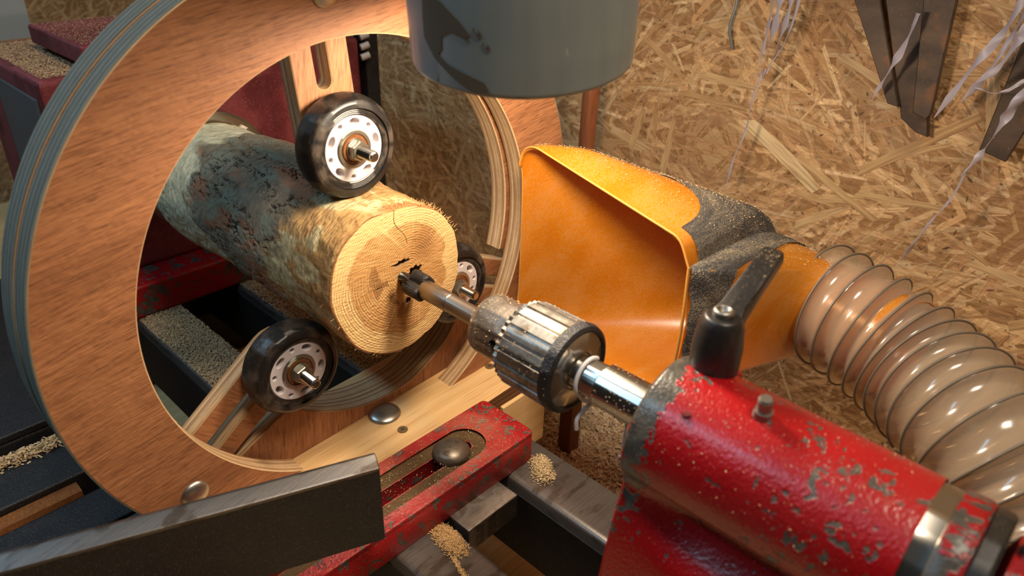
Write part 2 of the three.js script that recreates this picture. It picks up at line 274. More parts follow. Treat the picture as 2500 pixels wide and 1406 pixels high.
// ------------------------------------------------------------------ steady rest
const RC = [-0.0035, 0.0032], RO = 0.2142, RI = 0.1612, BOARD_Y = (z) => -0.15 - 0.045 * z;
const pol = (th, r) => YZ(RC[0] + r * Math.cos(th), RC[1] + r * Math.sin(th));
const deg = (d) => d * Math.PI / 180;
function arcPts(a, b, r, n = 48) { const o = []; for (let i = 0; i <= n; i++) o.push(pol(a + (b - a) * i / n, r)); return o; }
const rest = thing('steady_rest', 'big round plywood steady rest with three rubber roller arms around the log', 'steady rest', [-0.05, BED, 0]);
const PLY = [M.veneer, M.ply], PLYUP = [M.veneerUp, M.ply];
{ const thO = Math.acos((-0.147 - RC[0]) / RO), thI = Math.acos((-0.147 - RC[0]) / RI);
  part('front_ring', extX(new THREE.Shape([...arcPts(-thO, thO, RO, 128), ...arcPts(thI, -thI, RI, 128)]), -0.0475, -0.03), PLY, rest);
  const band = (a, b, x0, x1) => { const n = 96, rows = []; for (const [x, r] of [[x0, RO - 0.002], [x0, RO + 0.0005], [x1, RO + 0.0005], [x1, RO - 0.002]]) { const o = []; for (let i = 0; i <= n; i++) { const t = a + (b - a) * i / n; o.push(V3(x, RC[0] + r * Math.cos(t), RC[1] + r * Math.sin(t))); } rows.push(o); } const g = grid(rows), w = g.attributes.uv; for (let k = 0; k < 4; k++) for (let i = 0; i <= n; i++) w.setY(k * (n + 1) + i, k < 2 ? 0.0002 : 0.0178); return toCreasedNormals(g, 0.5); };
  part('outer_edge', band(-thO, thO, -0.0473, -0.0306), M.plyGrey, rest, 'grey plywood edge'); part('outer_edge', band(deg(15.5), deg(117), -0.0698, -0.0528), M.plyGrey, rest, 'grey plywood edge');  // outer edge bands coloured greyer and darker than the other ply edges
  part('groove_ring', extX(new THREE.Shape([...arcPts(-2.2, 2.2, RO - 0.024, 96), ...arcPts(2.2, -2.2, RI + 0.012, 96)]), -0.0526, -0.0474, 0), PLY, rest);
  part('spacer_segment', extX(new THREE.Shape([...arcPts(deg(15.5), deg(117), RO, 64), ...arcPts(deg(116), deg(17.5), RI, 64)]), -0.07, -0.0525), PLY, rest);
  part('spacer_segment', extX(new THREE.Shape([...arcPts(deg(-2), deg(-104), RO, 64), ...arcPts(deg(-106), deg(-5), RI, 64)]), -0.07, -0.0525), PLY, rest);
  const top = catm([[-0.13, 0.122, 0], [-0.1163, 0.0938, 0], [-0.1075, 0.0705, 0], [-0.1176, 0.0525, 0], [-0.1294, 0.0314, 0], [-0.1391, 0.0003, 0], [-0.1385, -0.0432, 0], [-0.1179, -0.0816, 0], [-0.1000, -0.0975, 0], [-0.088, -0.105, 0], [-0.1, -0.142, 0]].map(([y, z]) => [y, z, 0]), 70);
  const pts = top.map((p) => YZ(p.x, p.y)); pts.push(YZ(-0.135, -0.152)); pts.push(YZ(BOARD_Y(-0.15), -0.15));
  pts.push(YZ(BOARD_Y(0.118), 0.118));
  part('base_segment', extX(new THREE.Shape(pts), -0.086, -0.0525), PLYUP, rest);
  // base board, a little tilted
  const s = new THREE.Shape([YZ(BOARD_Y(-0.15), -0.15), YZ(BOARD_Y(0.16), 0.16), YZ(BOARD_Y(0.16) - 0.014, 0.16), YZ(BOARD_Y(-0.15) - 0.014, -0.15)]);
  const bg = boxUV(extX(s, -0.105, 0.009, 0.0006)); part('base_board', bg, M.pine, rest);
  part('board_edge', extX(new THREE.Shape([YZ(BOARD_Y(-0.15), -0.15), YZ(BOARD_Y(0.16), 0.16), YZ(BOARD_Y(0.16) - 0.014, 0.16), YZ(BOARD_Y(-0.15) - 0.014, -0.15)]), 0.0085, 0.0094, 0), std({ map: rep(rep(plyT, 1), 0.2, 0.016), color: 0x9a7a58, roughness: 0.8 }), rest, 'dark plywood edge');
  part('cleat', box(-0.05, 0.013, -0.225, -0.159, -0.15, -0.0935, 0.001), M.pine, rest);
}
// arms
function arm(y0, z0, dy, dz, half, x0, x1, L, slotFrom, slotTo, mats, back = 0.02) {
  const n = [-dz, dy], at = (t, s) => YZ(y0 + dy * t + n[0] * s, z0 + dz * t + n[1] * s), sh = new THREE.Shape(), pts = [];
  for (let i = 0; i <= 10; i++) { const a = Math.PI / 2 + Math.PI * i / 10; pts.push(at(Math.cos(a) * back, Math.sin(a) * half)); }
  pts.push(at(L, -half), at(L, half)); sh.setFromPoints(pts);
  const h = new THREE.Path(), hp = [], w = 0.0055; for (let i = 0; i <= 10; i++) { const a = Math.PI / 2 + Math.PI * i / 10; hp.push(at(slotFrom + Math.cos(a) * w, Math.sin(a) * w)); } hp.push(at(slotTo, -w), at(slotTo, w)); h.setFromPoints(hp); sh.holes.push(h);
  return part('roller_arm', extX(sh, x0, x1), mats, rest);
}
const W1 = [0.0868, 0.0087], W2 = [-0.0605, 0.0693], W3 = [-0.0505, -0.081];
arm(W1[0], W1[1], Math.cos(deg(5)), Math.sin(deg(5)), 0.0212, -0.0675, -0.0527, 0.122, 0.0405, 0.11, [M.armV = std({ map: rep(veneerT, 0.3, 0.3, 1.45), bumpMap: rep(veneerB, 0.2, 0.2, 1.45), bumpScale: 0.0003, roughness: 0.6 }), M.ply]);
arm(W2[0], W2[1], -0.6, 0.8, 0.0205, -0.0675, -0.0527, 0.122, 0.034, 0.11, [std({ map: rep(veneerT, 0.3, 0.3, -0.75), roughness: 0.6 }), M.ply]);
arm(W3[0], W3[1], -0.4, -0.9165, 0.0212, -0.0675, -0.0527, 0.124, 0.03, 0.11, PLY);
// wheels
{ const tyre = (() => { const pts = [[-0.0105, 0.0221]]; for (let i = 0; i <= 8; i++) pts.push([-0.0098 - (i % 2) * 0.00025, 0.0226 + i * 0.00055]); for (let i = 0; i <= 14; i++) { const a = Math.PI * i / 14; pts.push([-0.0115 * Math.cos(a), 0.027 + 0.008 * Math.pow(Math.sin(a), 0.75)]); } for (let i = 8; i >= 0; i--) pts.push([0.0098 + (i % 2) * 0.00025, 0.0226 + i * 0.00055]); pts.push([0.0092, 0.0221]); const g = new THREE.LatheGeometry(pts.map(([x, r]) => new THREE.Vector2(r, x)), 72); g.rotateZ(-Math.PI / 2); const uv = g.attributes.uv; for (let i = 0; i < uv.count; i++) uv.setXY(i, uv.getX(i) * 0.22, uv.getY(i) * 0.05); return toCreasedNormals(g, 0.7); })();
  const hubShape = new THREE.Shape(); hubShape.absarc(0, 0, 0.0204, 0, Math.PI * 2); const c0 = new THREE.Path(); c0.absarc(0, 0, 0.0118, 0, Math.PI * 2); hubShape.holes.push(c0);
  for (let k = 0; k < 10; k++) { const a = k * Math.PI / 5, big = k % 2 ? 0.0014 : 0.0022, long = k % 2 ? 0.0016 : 0.0036, R = k % 2 ? 0.0172 : 0.0166, h = new THREE.Path(), pp = []; for (let i = 0; i < 16; i++) { const t = -i * Math.PI / 8, x = R + big * Math.cos(t), y = long * Math.sin(t); pp.push(new THREE.Vector2(x * Math.cos(a) - y * Math.sin(a), x * Math.sin(a) + y * Math.cos(a))); } h.setFromPoints(pp); hubShape.holes.push(h); }
  const hub = extX(hubShape, 0.0012, 0.0093, 0.0004, 40).scale(1, 1.088, 1.088);
  const hubBack = latheX([[-0.009, 0.008], [-0.009, 0.0203], [0.0015, 0.0203], [0.0015, 0.008]], 40).scale(1, 1.088, 1.088);
  const bearing = latheX([[0.002, 0.011], [0.0098, 0.0122], [0.0104, 0.0116], [0.0104, 0.0098], [0.0094, 0.0094], [0.0094, 0.0074], [0.0104, 0.0072], [0.0104, 0.003]], 48).scale(1, 1.07, 1.07);
  const grease = latheX([[0.0096, 0.0072], [0.0108, 0.0077], [0.0108, 0.0094], [0.0096, 0.0098]], 40);
  const washer = latheX([[0.0102, 0.003], [0.0102, 0.0074], [0.0118, 0.0074], [0.0118, 0.003]], 36);
  const nutS = new THREE.Shape(); for (let k = 0; k < 6; k++) { const a = k * Math.PI / 3 + 0.3; nutS[k ? 'lineTo' : 'moveTo'](0.0068 * Math.cos(a), 0.0068 * Math.sin(a)); }
  const nut = extX(nutS, 0.0118, 0.0168, 0.0005);
  const sp = [[-0.012, 0]]; sp.push([-0.012, 0.0038]); for (let x = 0.0165; x < 0.0302; x += 0.0006) sp.push([x, sp.length % 2 ? 0.0039 : 0.0034]); sp.push([0.0308, 0.0034], [0.0314, 0.0026], [0.0314, 0]); const stud = latheX(sp, 20);
  const greaseM = std({ color: 0xa8793e, roughness: 0.85, map: rep(dustT, 0.02) });
  [[W1, 0.2, 0], [W2, 1.1, 0], [W3, 0.7, 0]].forEach(([w, a]) => {
    const g = new THREE.Group(); g.name = 'roller_wheel'; g.position.set(-0.0400 - rest.position.x, w[0] - rest.position.y, w[1] - rest.position.z); g.rotation.x = a; rest.add(g);
    local('tyre', tyre, M.rubber, g, 'black scuffed rubber tyre'); const hb = local('hub', mergeGeometries([boxUV(hubBack), boxUV(hub)]), M.white, g, 'white plastic hub with oval pockets');
    local('bearing', bearing, M.zinc, g); local('grease_ring', grease, greaseM, g, 'tan sawdust caked on the bearing'); local('washer', washer, M.zinc, g); local('nut', nut, M.zinc, g); local('stud', stud, M.bright, g);
  });
}
const dome = (r, h, n = 28) => { const p = []; for (let i = 0; i <= 8; i++) { const a = Math.PI / 2 * i / 8; p.push(new THREE.Vector2(Math.max(r * Math.cos(a), 1e-5), h * Math.sin(a))); } return new THREE.LatheGeometry(p, n); };
for (const [y, z] of [[-0.116, 0.155], [0.184, 0.021]]) part('carriage_bolt', dome(0.0095, 0.004).rotateZ(-Math.PI / 2).translate(-0.03, y, z), M.zinc, rest);
part('carriage_bolt', dome(0.0138, 0.005).translate(-0.0435, BOARD_Y(-0.0085), -0.0085), M.zinc, rest);
for (const [x, z] of [[-0.017, -0.0065], [-0.026, -0.1147]]) {
  part('wood_screw', latheX([[-0.002, 0], [0.0006, 0], [0.0004, 0.0042], [-0.002, 0.0044]], 24).rotateZ(Math.PI / 2).translate(x, BOARD_Y(z) + 0.0002, z), std({ color: 0x8a7350, roughness: 0.5, metalness: 0.6 }), rest);
  for (const a of [0, Math.PI / 2]) part('wood_screw_slot', new THREE.BoxGeometry(0.0045, 0.0005, 0.0009).rotateY(a + 0.4).translate(x, BOARD_Y(z) + 0.0008, z), M.steel, rest);
}

// ------------------------------------------------------------------ the log
const logR = (() => { const a = [[-180, 0.0592], [-152, 0.059], [-114, 0.0572], [-90, 0.055], [-69, 0.0552], [-45, 0.054], [-20, 0.0525], [3, 0.0522], [34, 0.0575], [54, 0.0592], [81, 0.0572], [112, 0.0545], [147, 0.0572], [180, 0.0592]];
  return (th) => { let d = ((th * 180 / Math.PI + 180) % 360 + 360) % 360 - 180; for (let i = 0; i < a.length - 1; i++) if (d <= a[i + 1][0]) { const t = (d - a[i][0]) / (a[i + 1][0] - a[i][0]); return mixn(a[i][1], a[i + 1][1], t * t * (3 - 2 * t)); } return a[0][1]; }; })();
{ const L = 0.262, NX = 260, NT = 300;
  const log = thing('log', 'cut log with flaking bark and a pale ringed end face', 'log', [-0.131, -0.057, 0]);
  // regions: s = metres behind the face, th = angle from the top towards the operator
  const barkiness = (s, th) => { const w = fbm(s * 30 + 7, th * 3.2, 4) * 0.06; const a = sstep(0.05, 0.075, s + w - 0.03 + 0.02 * Math.sin(th * 2 + 1)), b = 1 - sstep(0.165, 0.185, s + w - 0.03 - 0.03 * Math.cos(th - 0.2)); return a * b; };
  const crack = (s, th) => { const q = fbm(s * 90 + fbm(s * 60, th * 12, 3) * 3, th * 9 + fbm(s * 40, th * 9, 3) * 2, 4); return (1 - sstep(0, 0.03, Math.abs(q - 0.5))) * sstep(0.35, 0.6, fbm(s * 25 + 3, th * 4, 3)); };
  const grainy = (s, th) => fbm(s * 700, th * 10 + Math.sin(s * 160) * 0.15, 2);
  const rows = [];
  for (let i = 0; i <= NX; i++) { const s = L * i / NX, row = []; for (let j = 0; j < NT; j++) { const th = -Math.PI + 2 * Math.PI * j / NT, b = barkiness(s, th); let r = logR(th) * (1 + 0.02 * Math.sin(s * 22 + th)) + (s > 0.18 ? 0.003 * sstep(0.18, 0.25, s) * Math.cos(th - 2) : 0); r += b * (0.0022 - 0.0032 * crack(s, th)) + (fbm(s * 120, th * 9, 3) - 0.5) * 0.0016; if (s < 0.0015) r -= 0.0006; row.push(V3(-s, r * Math.cos(th), r * Math.sin(th))); } rows.push(row); }
  const g = grid(rows, { wrap: true }), uv = g.attributes.uv; for (let i = 0; i <= NX; i++) for (let j = 0; j <= NT; j++) uv.setXY(i * (NT + 1) + j, j / NT, i / NX);
  const barkC = (u, v) => {
    const s = v * L, th = -Math.PI + 2 * Math.PI * u, b = barkiness(s, th), k = crack(s, th), f = fbm(s * 260, th * 14, 4), g2 = grainy(s, th);
    let bare = mix3([196, 186, 150], [222, 214, 182], f); bare = mix3(bare, [120, 108, 78], Math.pow(g2, 3) * 0.9);
    let near = mix3([150, 112, 62], [206, 172, 116], fbm(s * 60 + 3, th * 5, 4)); near = mix3(near, [196, 190, 150], sstep(0.52, 0.6, fbm(s * 40 + 20, th * 4.5, 4)) * 0.8); near = mix3(near, [96, 66, 36], Math.pow(g2, 3) * 0.8 + k * 0.25);
    const redd = sstep(0.012, 0.004, s + fbm(s * 100, th * 12, 3) * 0.01 - 0.004) * (1 - sstep(0.5, 1.1, Math.abs(th + 0.5))); near = mix3(near, [178, 98, 54], redd);
    let bark = mix3([92, 80, 64], [142, 128, 104], f); bark = mix3(bark, [152, 98, 66], sstep(0.5, 0.62, fbm(s * 22 + 60, th * 3 + 9, 3)) * 0.75); bark = mix3(bark, [120, 124, 106], sstep(0.52, 0.66, fbm(s * 50 + 90, th * 6, 4)) * 0.7); bark = mix3(bark, [34, 27, 20], k * 0.85);
    return mix3(mix3(near, bare, sstep(0.15, 0.17, s)), bark, b);
  };
  const T = tex(1024, 1024, barkC), B = bump(1024, 1024, (u, v) => { const s = v * L, th = -Math.PI + 2 * Math.PI * u; return 0.5 + 0.3 * (fbm(s * 400, th * 20, 3) - 0.5) + 0.25 * (grainy(s, th) - 0.5) - barkiness(s, th) * crack(s, th) * 0.35; });
  part('bark', g, std({ map: T, bumpMap: B, bumpScale: 0.0022, roughness: 0.85 }), log);
  // end face with drilled hole and a rotten pocket
  const out = []; for (let j = 0; j < NT; j += 2) { const p = rows[0][j]; out.push(YZ(p.y, p.z)); }
  const sh = new THREE.Shape(out), hole = (y, z, r, n = 16, jag = 0, sy = 1) => { const p = []; for (let i = 0; i < n; i++) { const a = -i * 2 * Math.PI / n, q = r * (1 + jag * rr(-1, 1)); p.push(YZ(y + q * Math.sin(a) * sy, z + q * Math.cos(a))); } return p; };
  const holes = [hole(-0.0038, -0.0021, 0.0034), hole(-0.021, -0.0055, 0.0022, 10, 0.3, 1.6), hole(0.0112, -0.0015, 0.0082, 26, 0.4, 0.3), hole(-0.0015, 0.019, 0.0036, 10, 0.3, 0.22), hole(0.0005, -0.0125, 0.0052, 20, 0.45, 0.9)];
  const end = new THREE.Color(0.26, 0.15, 0.07), hm = std({ color: end, roughness: 0.95 });
  const wallG = []; for (const h of holes) { sh.holes.push(new THREE.Path(h)); const r0 = h.map((p) => V3(0, p.y, -p.x)), r1 = h.map((p) => V3(-0.03, p.y, -p.x)); wallG.push(grid([r0, r1], { wrap: true })); const c = new THREE.ShapeGeometry(new THREE.Shape(h)); c.rotateY(Math.PI / 2).translate(-0.0298, 0, 0); wallG.push(c); }
  const fg = new THREE.ShapeGeometry(sh); { const p = fg.attributes.position, w = fg.attributes.uv; for (let i = 0; i < p.count; i++) w.setXY(i, p.getX(i) / 0.13 + 0.5, p.getY(i) / 0.13 + 0.5); } fg.rotateY(Math.PI / 2);
  const endT = tex(1024, 1024, (u, v) => {
    const a = (u - 0.5) * 0.13, y = (v - 0.5) * 0.13, z = -a, th = Math.atan2(z, y), r = Math.hypot(y, z), R = logR(th), q = r / R;
    const py = 0.012 * (1 - q), pz = -0.016 * (1 - q), rho = Math.hypot(y - py, z - pz) + (fbm(y * 60 + 5, z * 60 + 9, 3) - 0.5) * 0.005;
    const ring = 0.5 + 0.5 * Math.sin(rho * 3600 + fbm(y * 40, z * 40, 2) * 7), ra = Math.atan2(z - pz, y - py);
    const ray = Math.pow(noise(ra * 46, rho * 30), 5), saw = noise(y * 900, z * 120);
    const sapE = 0.74 + (fbm(Math.cos(th) * 3 + 5, Math.sin(th) * 3 + 5, 2) - 0.5) * 0.14;
    let c = mix3([178, 130, 74], [206, 162, 102], fbm(y * 60, z * 60, 3)); c = mix3([224, 188, 128], c, 1 - sstep(sapE - 0.03, sapE + 0.03, q));
    c = mix3(c, [138, 92, 46], Math.exp(-Math.pow((q - sapE) / 0.022, 2)) * 0.55 * noise(ra * 7, 3));
    c = mix3(c, [120, 78, 38], ring * ring * 0.34 * fbm(y * 50 + 7, z * 50, 2) * 1.6); c = mix3(c, [238, 206, 150], ray * 0.6 + (saw - 0.5) * 0.12);
    c = mix3(c, [96, 58, 26], 0.6 * Math.exp(-Math.pow(Math.hypot(y - 0.02, (z + 0.022) * 1.3) / 0.012, 2)) * (0.4 + 0.6 * fbm(y * 200, z * 200, 3)));
    const cr = Math.abs(ra - (0.1 + 0.05 * Math.sin(rho * 200))) * rho; if (cr < 0.0004 && rho > 0.018 && rho < 0.06) c = mix3(c, [80, 50, 26], 0.7);
    const st = sstep(0.6, 0.72, fbm(y * 90 + 3, z * 140 + 7, 4)) * sstep(0.75, 0.3, q); c = mix3(c, [110, 70, 34], st * 0.55);
    return mix3(c, [120, 76, 42], sstep(0.975, 0.995, q));
  });
  const endB = bump(512, 512, (u, v) => { const a = (u - 0.5) * 0.13, y = (v - 0.5) * 0.13; return 0.5 + 0.12 * Math.sin(Math.hypot(y - 0.005, -a + 0.008) * 3600) + 0.4 * (noise(y * 1600, a * 300) - 0.5); });
  part('end_face', fg, std({ map: endT, bumpMap: endB, bumpScale: 0.0006, roughness: 0.8 }), log, 'pale end grain with growth rings and cracks');
  part('hole_wall', mergeGeometries(wallG.map((q) => { const c = q.index ? q.toNonIndexed() : q; c.deleteAttribute('uv'); return c; })), hm, log, 'brown drilled and rotten pockets');
  const bs = new THREE.ShapeGeometry(new THREE.Shape(rows[NX].filter((_, j) => j % 3 === 0).map((p) => YZ(p.y, p.z)))); bs.rotateY(Math.PI / 2).translate(-L, 0, 0); part('back_face', bs, M.pine, log);
  // fuzzy torn fibres on the rim
  const fib = []; for (let i = 0; i < 130; i++) { const th = i < 90 ? rr(-1.3, 0.1) : rr(1.6, 3.4), r = logR(th), l = rr(0.001, 0.0035), a = V3(-rr(0, 0.012), r * Math.cos(th), r * Math.sin(th)), b = a.clone().add(V3(rr(-0.001, 0.002), l * Math.cos(th) + rr(-0.001, 0.001), l * Math.sin(th) + rr(-0.001, 0.001))); fib.push(rod(a, b, 0.0003, 0.0001, 4)); }
  part('bark_fibre', mergeGeometries(fib), std({ color: 0xc69a66, roughness: 1 }), log).userData.kind = 'stuff';
}

// ------------------------------------------------------------------ tailstock
const TS0 = 0.215;
{ const t = thing('tailstock', 'chipped glossy red cast iron tailstock with black clamp lever', 'tailstock', [0.28, BED, 0]);
  const prof = (x, inset) => { const w = mixn(0.0325, 0.023, sstep(0.22, 0.26, x)), near = [[-0.166, 0.0605], [-0.14, 0.055], [-0.11, 0.0495], [-0.079, 0.0448], [-0.06, 0.0418], [-0.045, 0.0388], [-0.034, 0.0362 - (0.0325 - w)], [-0.026, 0.034 - (0.0325 - w) * 1.2], [-0.02, w], [-0.014, w + 0.0012], [-0.009, 0.0362]], o = [], R = mixn(0.0383, 0.036, (x - TS0) / 0.14);
    for (const [y, z] of near) o.push([y, z]); for (let i = 0; i <= 44; i++) { const a = deg(100) * (1 - 2 * i / 44); o.push([R * Math.cos(a), R * Math.sin(a)]); } for (const [y, z] of [...near].reverse()) o.push([y, -z]);
    const c = catm(o.map(([y, z]) => [x, y, z]), 130); return c.map((p) => { const n = V3(0, p.y > -0.012 ? p.y : 0, p.z).normalize(); return p.addScaledVector(n, -inset); }); };
  const rows = [[TS0, 0.0026], [TS0 + 0.0006, 0.0012], [TS0 + 0.0018, 0.0004], [TS0 + 0.003, 0]].map(([x, i]) => prof(x, i)); for (let k = 1; k <= 14; k++) rows.push(prof(TS0 + 0.003 + 0.12 * k / 14, 0));
  const wear = (u, v) => { const front = sstep(0.17, 0.03, v + (fbm(u * 18, v * 5, 3) - 0.5) * 0.12) * (u > 0.26 && u < 0.7 ? 1 : 0.35); return 0.665 - 0.23 * front + (u < 0.3 ? 0.02 : 0) - 0.05 * Math.exp(-Math.pow((u - 0.41) / 0.04, 2)) * (v > 0.35 ? 1 : 0); };
  const [T, B] = redTex(1024, 1024, 0.46, 0.125, wear, 0.1);
  const red = std({ map: rep(T, 0.46, 0.125), bumpMap: rep(B, 0.46, 0.125), bumpScale: 0.0006, roughness: 0.32, clearcoat: 0.2, clearcoatRoughness: 0.2 });
  part('body', grid(rows), red, t, 'red enamel chipped to grey iron');
  const cap = new THREE.Shape(rows[0].map((p) => YZ(p.y, p.z))), bore = new THREE.Path(); bore.absarc(0.0013, 0.0015, 0.0132, 0, Math.PI * 2); cap.holes.push(bore);
  part('front_face', new THREE.ShapeGeometry(cap, 24).rotateY(Math.PI / 2).translate(TS0, 0, 0), M.steel, t);
  part('groove_band', latheX([[0.335, 0.03], [0.335, 0.0352], [0.3385, 0.0345], [0.3455, 0.0345], [0.346, 0.0352], [0.346, 0.03]], 64), M.bright, t, 'bare shiny steel band');
  part('end_collar', latheX([[0.346, 0.03], [0.346, 0.0358], [0.347, 0.0362], [0.3555, 0.0362], [0.357, 0.0352], [0.357, 0.03]], 64), M.red, t);
  part('end_ring', latheX([[0.357, 0], [0.357, 0.0345], [0.358, 0.0352], [0.3635, 0.0352], [0.365, 0.034], [0.365, 0]], 64), M.plastic, t, 'black end ring');
  part('rear_body', box(0.335, 0.356, -0.166, -0.03, -0.045, 0.045, 0.003), M.red, t);
  part('pin', mergeGeometries([rod(V3(0.2665, 0.0365, 0.0062), V3(0.2668, 0.0405, 0.0067), 0.0044, 0.0042), rod(V3(0.2668, 0.0405, 0.0067), V3(0.267, 0.0465, 0.0075), 0.0034, 0.0034), rod(V3(0.267, 0.0465, 0.0075), V3(0.2671, 0.0476, 0.0077), 0.0034, 0.0026)]), M.steel, t, 'small steel pin');
  part('paint_blob', new THREE.SphereGeometry(0.0024, 16, 12).scale(1, 0.6, 1).translate(0.2385, 0.0305, 0.0225), M.red, t);
  // boss and clamp lever
  const hb = V3(0.231, 0.0225, -0.0125);
  part('boss', new THREE.CylinderGeometry(0.0145, 0.02, 0.014, 40).translate(hb.x, hb.y + 0.0015, hb.z - 0.002), red, t);
  const lv = new THREE.Group(); lv.name = 'clamp_lever'; lv.position.set(hb.x - t.position.x, hb.y + 0.0085 - t.position.y, hb.z - t.position.z); lv.userData.label = 'dusty black plastic clamp lever'; t.add(lv);
  local('hub', new THREE.LatheGeometry([[0.001, 0], [0.0098, 0], [0.0104, 0.004], [0.0104, 0.005], [0.012, 0.0055], [0.0122, 0.018], [0.0108, 0.03], [0.0088, 0.034], [0.0075, 0.0352], [0.001, 0.0352]].map(([a, b]) => new THREE.Vector2(a, b)), 40), M.plastic, lv);
  local('screw', new THREE.LatheGeometry([[0.0014, 0.0345], [0.0052, 0.0345], [0.0052, 0.0372], [0.0042, 0.0384], [0.0026, 0.0384], [0.0024, 0.036], [0.0005, 0.036]].map(([a, b]) => new THREE.Vector2(a, b)), 28), M.steel, lv);
  const dir = V3(-0.05, 0.42, -0.95).normalize(), side = V3(0, 1, 0).cross(dir).normalize(), up = dir.clone().cross(side), rws = [];
  for (const [s, w, h, d] of [[-0.004, 0.0085, 0.008, 0], [0.006, 0.0082, 0.007, 0], [0.013, 0.0068, 0.0058, 0.0008], [0.03, 0.0064, 0.005, 0.001], [0.05, 0.0062, 0.0045, 0.0008], [0.0545, 0.006, 0.0042, 0.0006], [0.0562, 0.0052, 0.0034, 0.0006], [0.0568, 0.003, 0.002, 0.0006]]) { const r = []; for (let i = 0; i < 20; i++) { const a = 2 * Math.PI * i / 20, c = Math.cos(a), q = Math.sin(a); r.push(V3(0, 0.026, 0).addScaledVector(dir, s).addScaledVector(side, w * Math.sign(c) * Math.pow(Math.abs(c), 0.45)).addScaledVector(up, d + h * Math.sign(q) * Math.pow(Math.abs(q), 0.45))); } rws.push(r); }
  local('handle', grid(rws, { wrap: true, crease: 0.7 }), M.plastic, lv);
}
{ const h = thing('handwheel', 'red and chrome handwheel behind the tailstock', 'handwheel', [0.385, 0, 0]);
  part('hub', latheX([[0.365, 0], [0.365, 0.02], [0.368, 0.0285], [0.3795, 0.0285], [0.383, 0.031], [0.3935, 0.031], [0.3945, 0.029], [0.3945, 0]], 56), M.red, h);
  part('rim', latheX([[0.3945, 0], [0.3945, 0.046], [0.396, 0.0485], [0.402, 0.0495], [0.41, 0.0485], [0.411, 0.046], [0.411, 0]], 72), M.bright, h, 'polished steel rim');
  part('set_screw', mergeGeometries([rod(V3(0.3725, 0.026, 0.0), V3(0.3725, 0.034, 0), 0.0036), box(0.3695, 0.3755, 0.034, 0.04, -0.003, 0.003, 0.0006).deleteAttribute('nothing')].map((g) => { g = g.index ? g.toNonIndexed() : g; return g; })), M.zinc, h); }

// ------------------------------------------------------------------ drill chuck and bit
const OY = 0.0015, OZ = -0.0013;
const shift = (g) => g.translate(0, OY, OZ);
{ const q = thing('tailstock_quill', 'shiny steel quill sliding out of the tailstock', 'quill', [0.19, 0, 0]);
  M.quill = std({ color: 0xb5b0a8, roughness: 0.24, metalness: 1 });
  part('sleeve', shift(toCreasedNormals(carve(latheX([[0.176, 0], [0.176, 0.0118], [0.1768, 0.0126], [0.24, 0.0126], [0.24, 0]], 48), [new THREE.BoxGeometry(0.06, 0.0042, 0.0042).translate(0.2095, -0.0098, 0.0086)]), 0.5)), M.quill, q, 'polished sleeve with a milled slot'); }
{ const c = thing('drill_chuck', 'keyed steel drill chuck with fluted sleeve and black rear ring', 'chuck', [0.125, 0, 0]);
  const keyHoles = [0, 1, 2].map((k) => { const a = k * 2 * Math.PI / 3 + 1.45; return rod(V3(0.1085, 0.009 * Math.cos(a), 0.009 * Math.sin(a)), V3(0.1085, 0.024 * Math.cos(a), 0.024 * Math.sin(a)), 0.0036, 0.0036, 20); });
  part('nose', shift(toCreasedNormals(carve(latheX([[0.0845, 0], [0.0845, 0.0165], [0.0852, 0.018], [0.0866, 0.0191], [0.0885, 0.0196], [0.118, 0.0199], [0.118, 0]], 56), keyHoles), 0.5)), M.steel, c, 'bare steel nose with key holes');
  const s = new THREE.Shape(), N = 22, R = 0.0272; for (let k = 0; k < N; k++) for (const [f, d] of [[0, 0], [0.25, 0], [0.5, 0], [0.7, 0], [0.76, 0.0014], [0.92, 0.0014]]) { const a = (k + f) * 2 * Math.PI / N; s[k || f ? 'lineTo' : 'moveTo']((R - d) * Math.cos(a), (R - d) * Math.sin(a)); }
  part('sleeve', shift(toCreasedNormals(boxUV(extX(s, 0.1175, 0.152, 0.0016, 1)), 0.35)), M.steel, c, 'fluted bare steel sleeve');
  const tS = new THREE.Shape(); for (let k = 0; k < 76; k++) { const a = k * Math.PI / 38, r = k % 2 ? 0.0262 : 0.0246; tS[k ? 'lineTo' : 'moveTo'](r * Math.cos(a), r * Math.sin(a)); }
  part('bevel_gear', shift(boxUV(extX(tS, 0.114, 0.1185, 0.001))), M.steel, c);
  part('rear_ring', shift(latheX([[0.1505, 0.024], [0.1505, 0.0272], [0.1535, 0.0278], [0.1565, 0.0268], [0.1578, 0.025], [0.1578, 0.0238], [0.1555, 0.023]], 64)), M.black, c, 'black grimy ring');
  part('rear_face', shift(latheX([[0.1562, 0.024], [0.1572, 0.0215], [0.1585, 0.012], [0.1572, 0.0108], [0.1572, 0]], 56)), M.bright, c, 'polished rear face');
  part('arbor', shift(latheX([[0.157, 0.0102], [0.163, 0.0102], [0.1632, 0.0094], [0.1665, 0.0094], [0.167, 0.0108], [0.178, 0.011], [0.178, 0]], 40)), M.quill, c); }
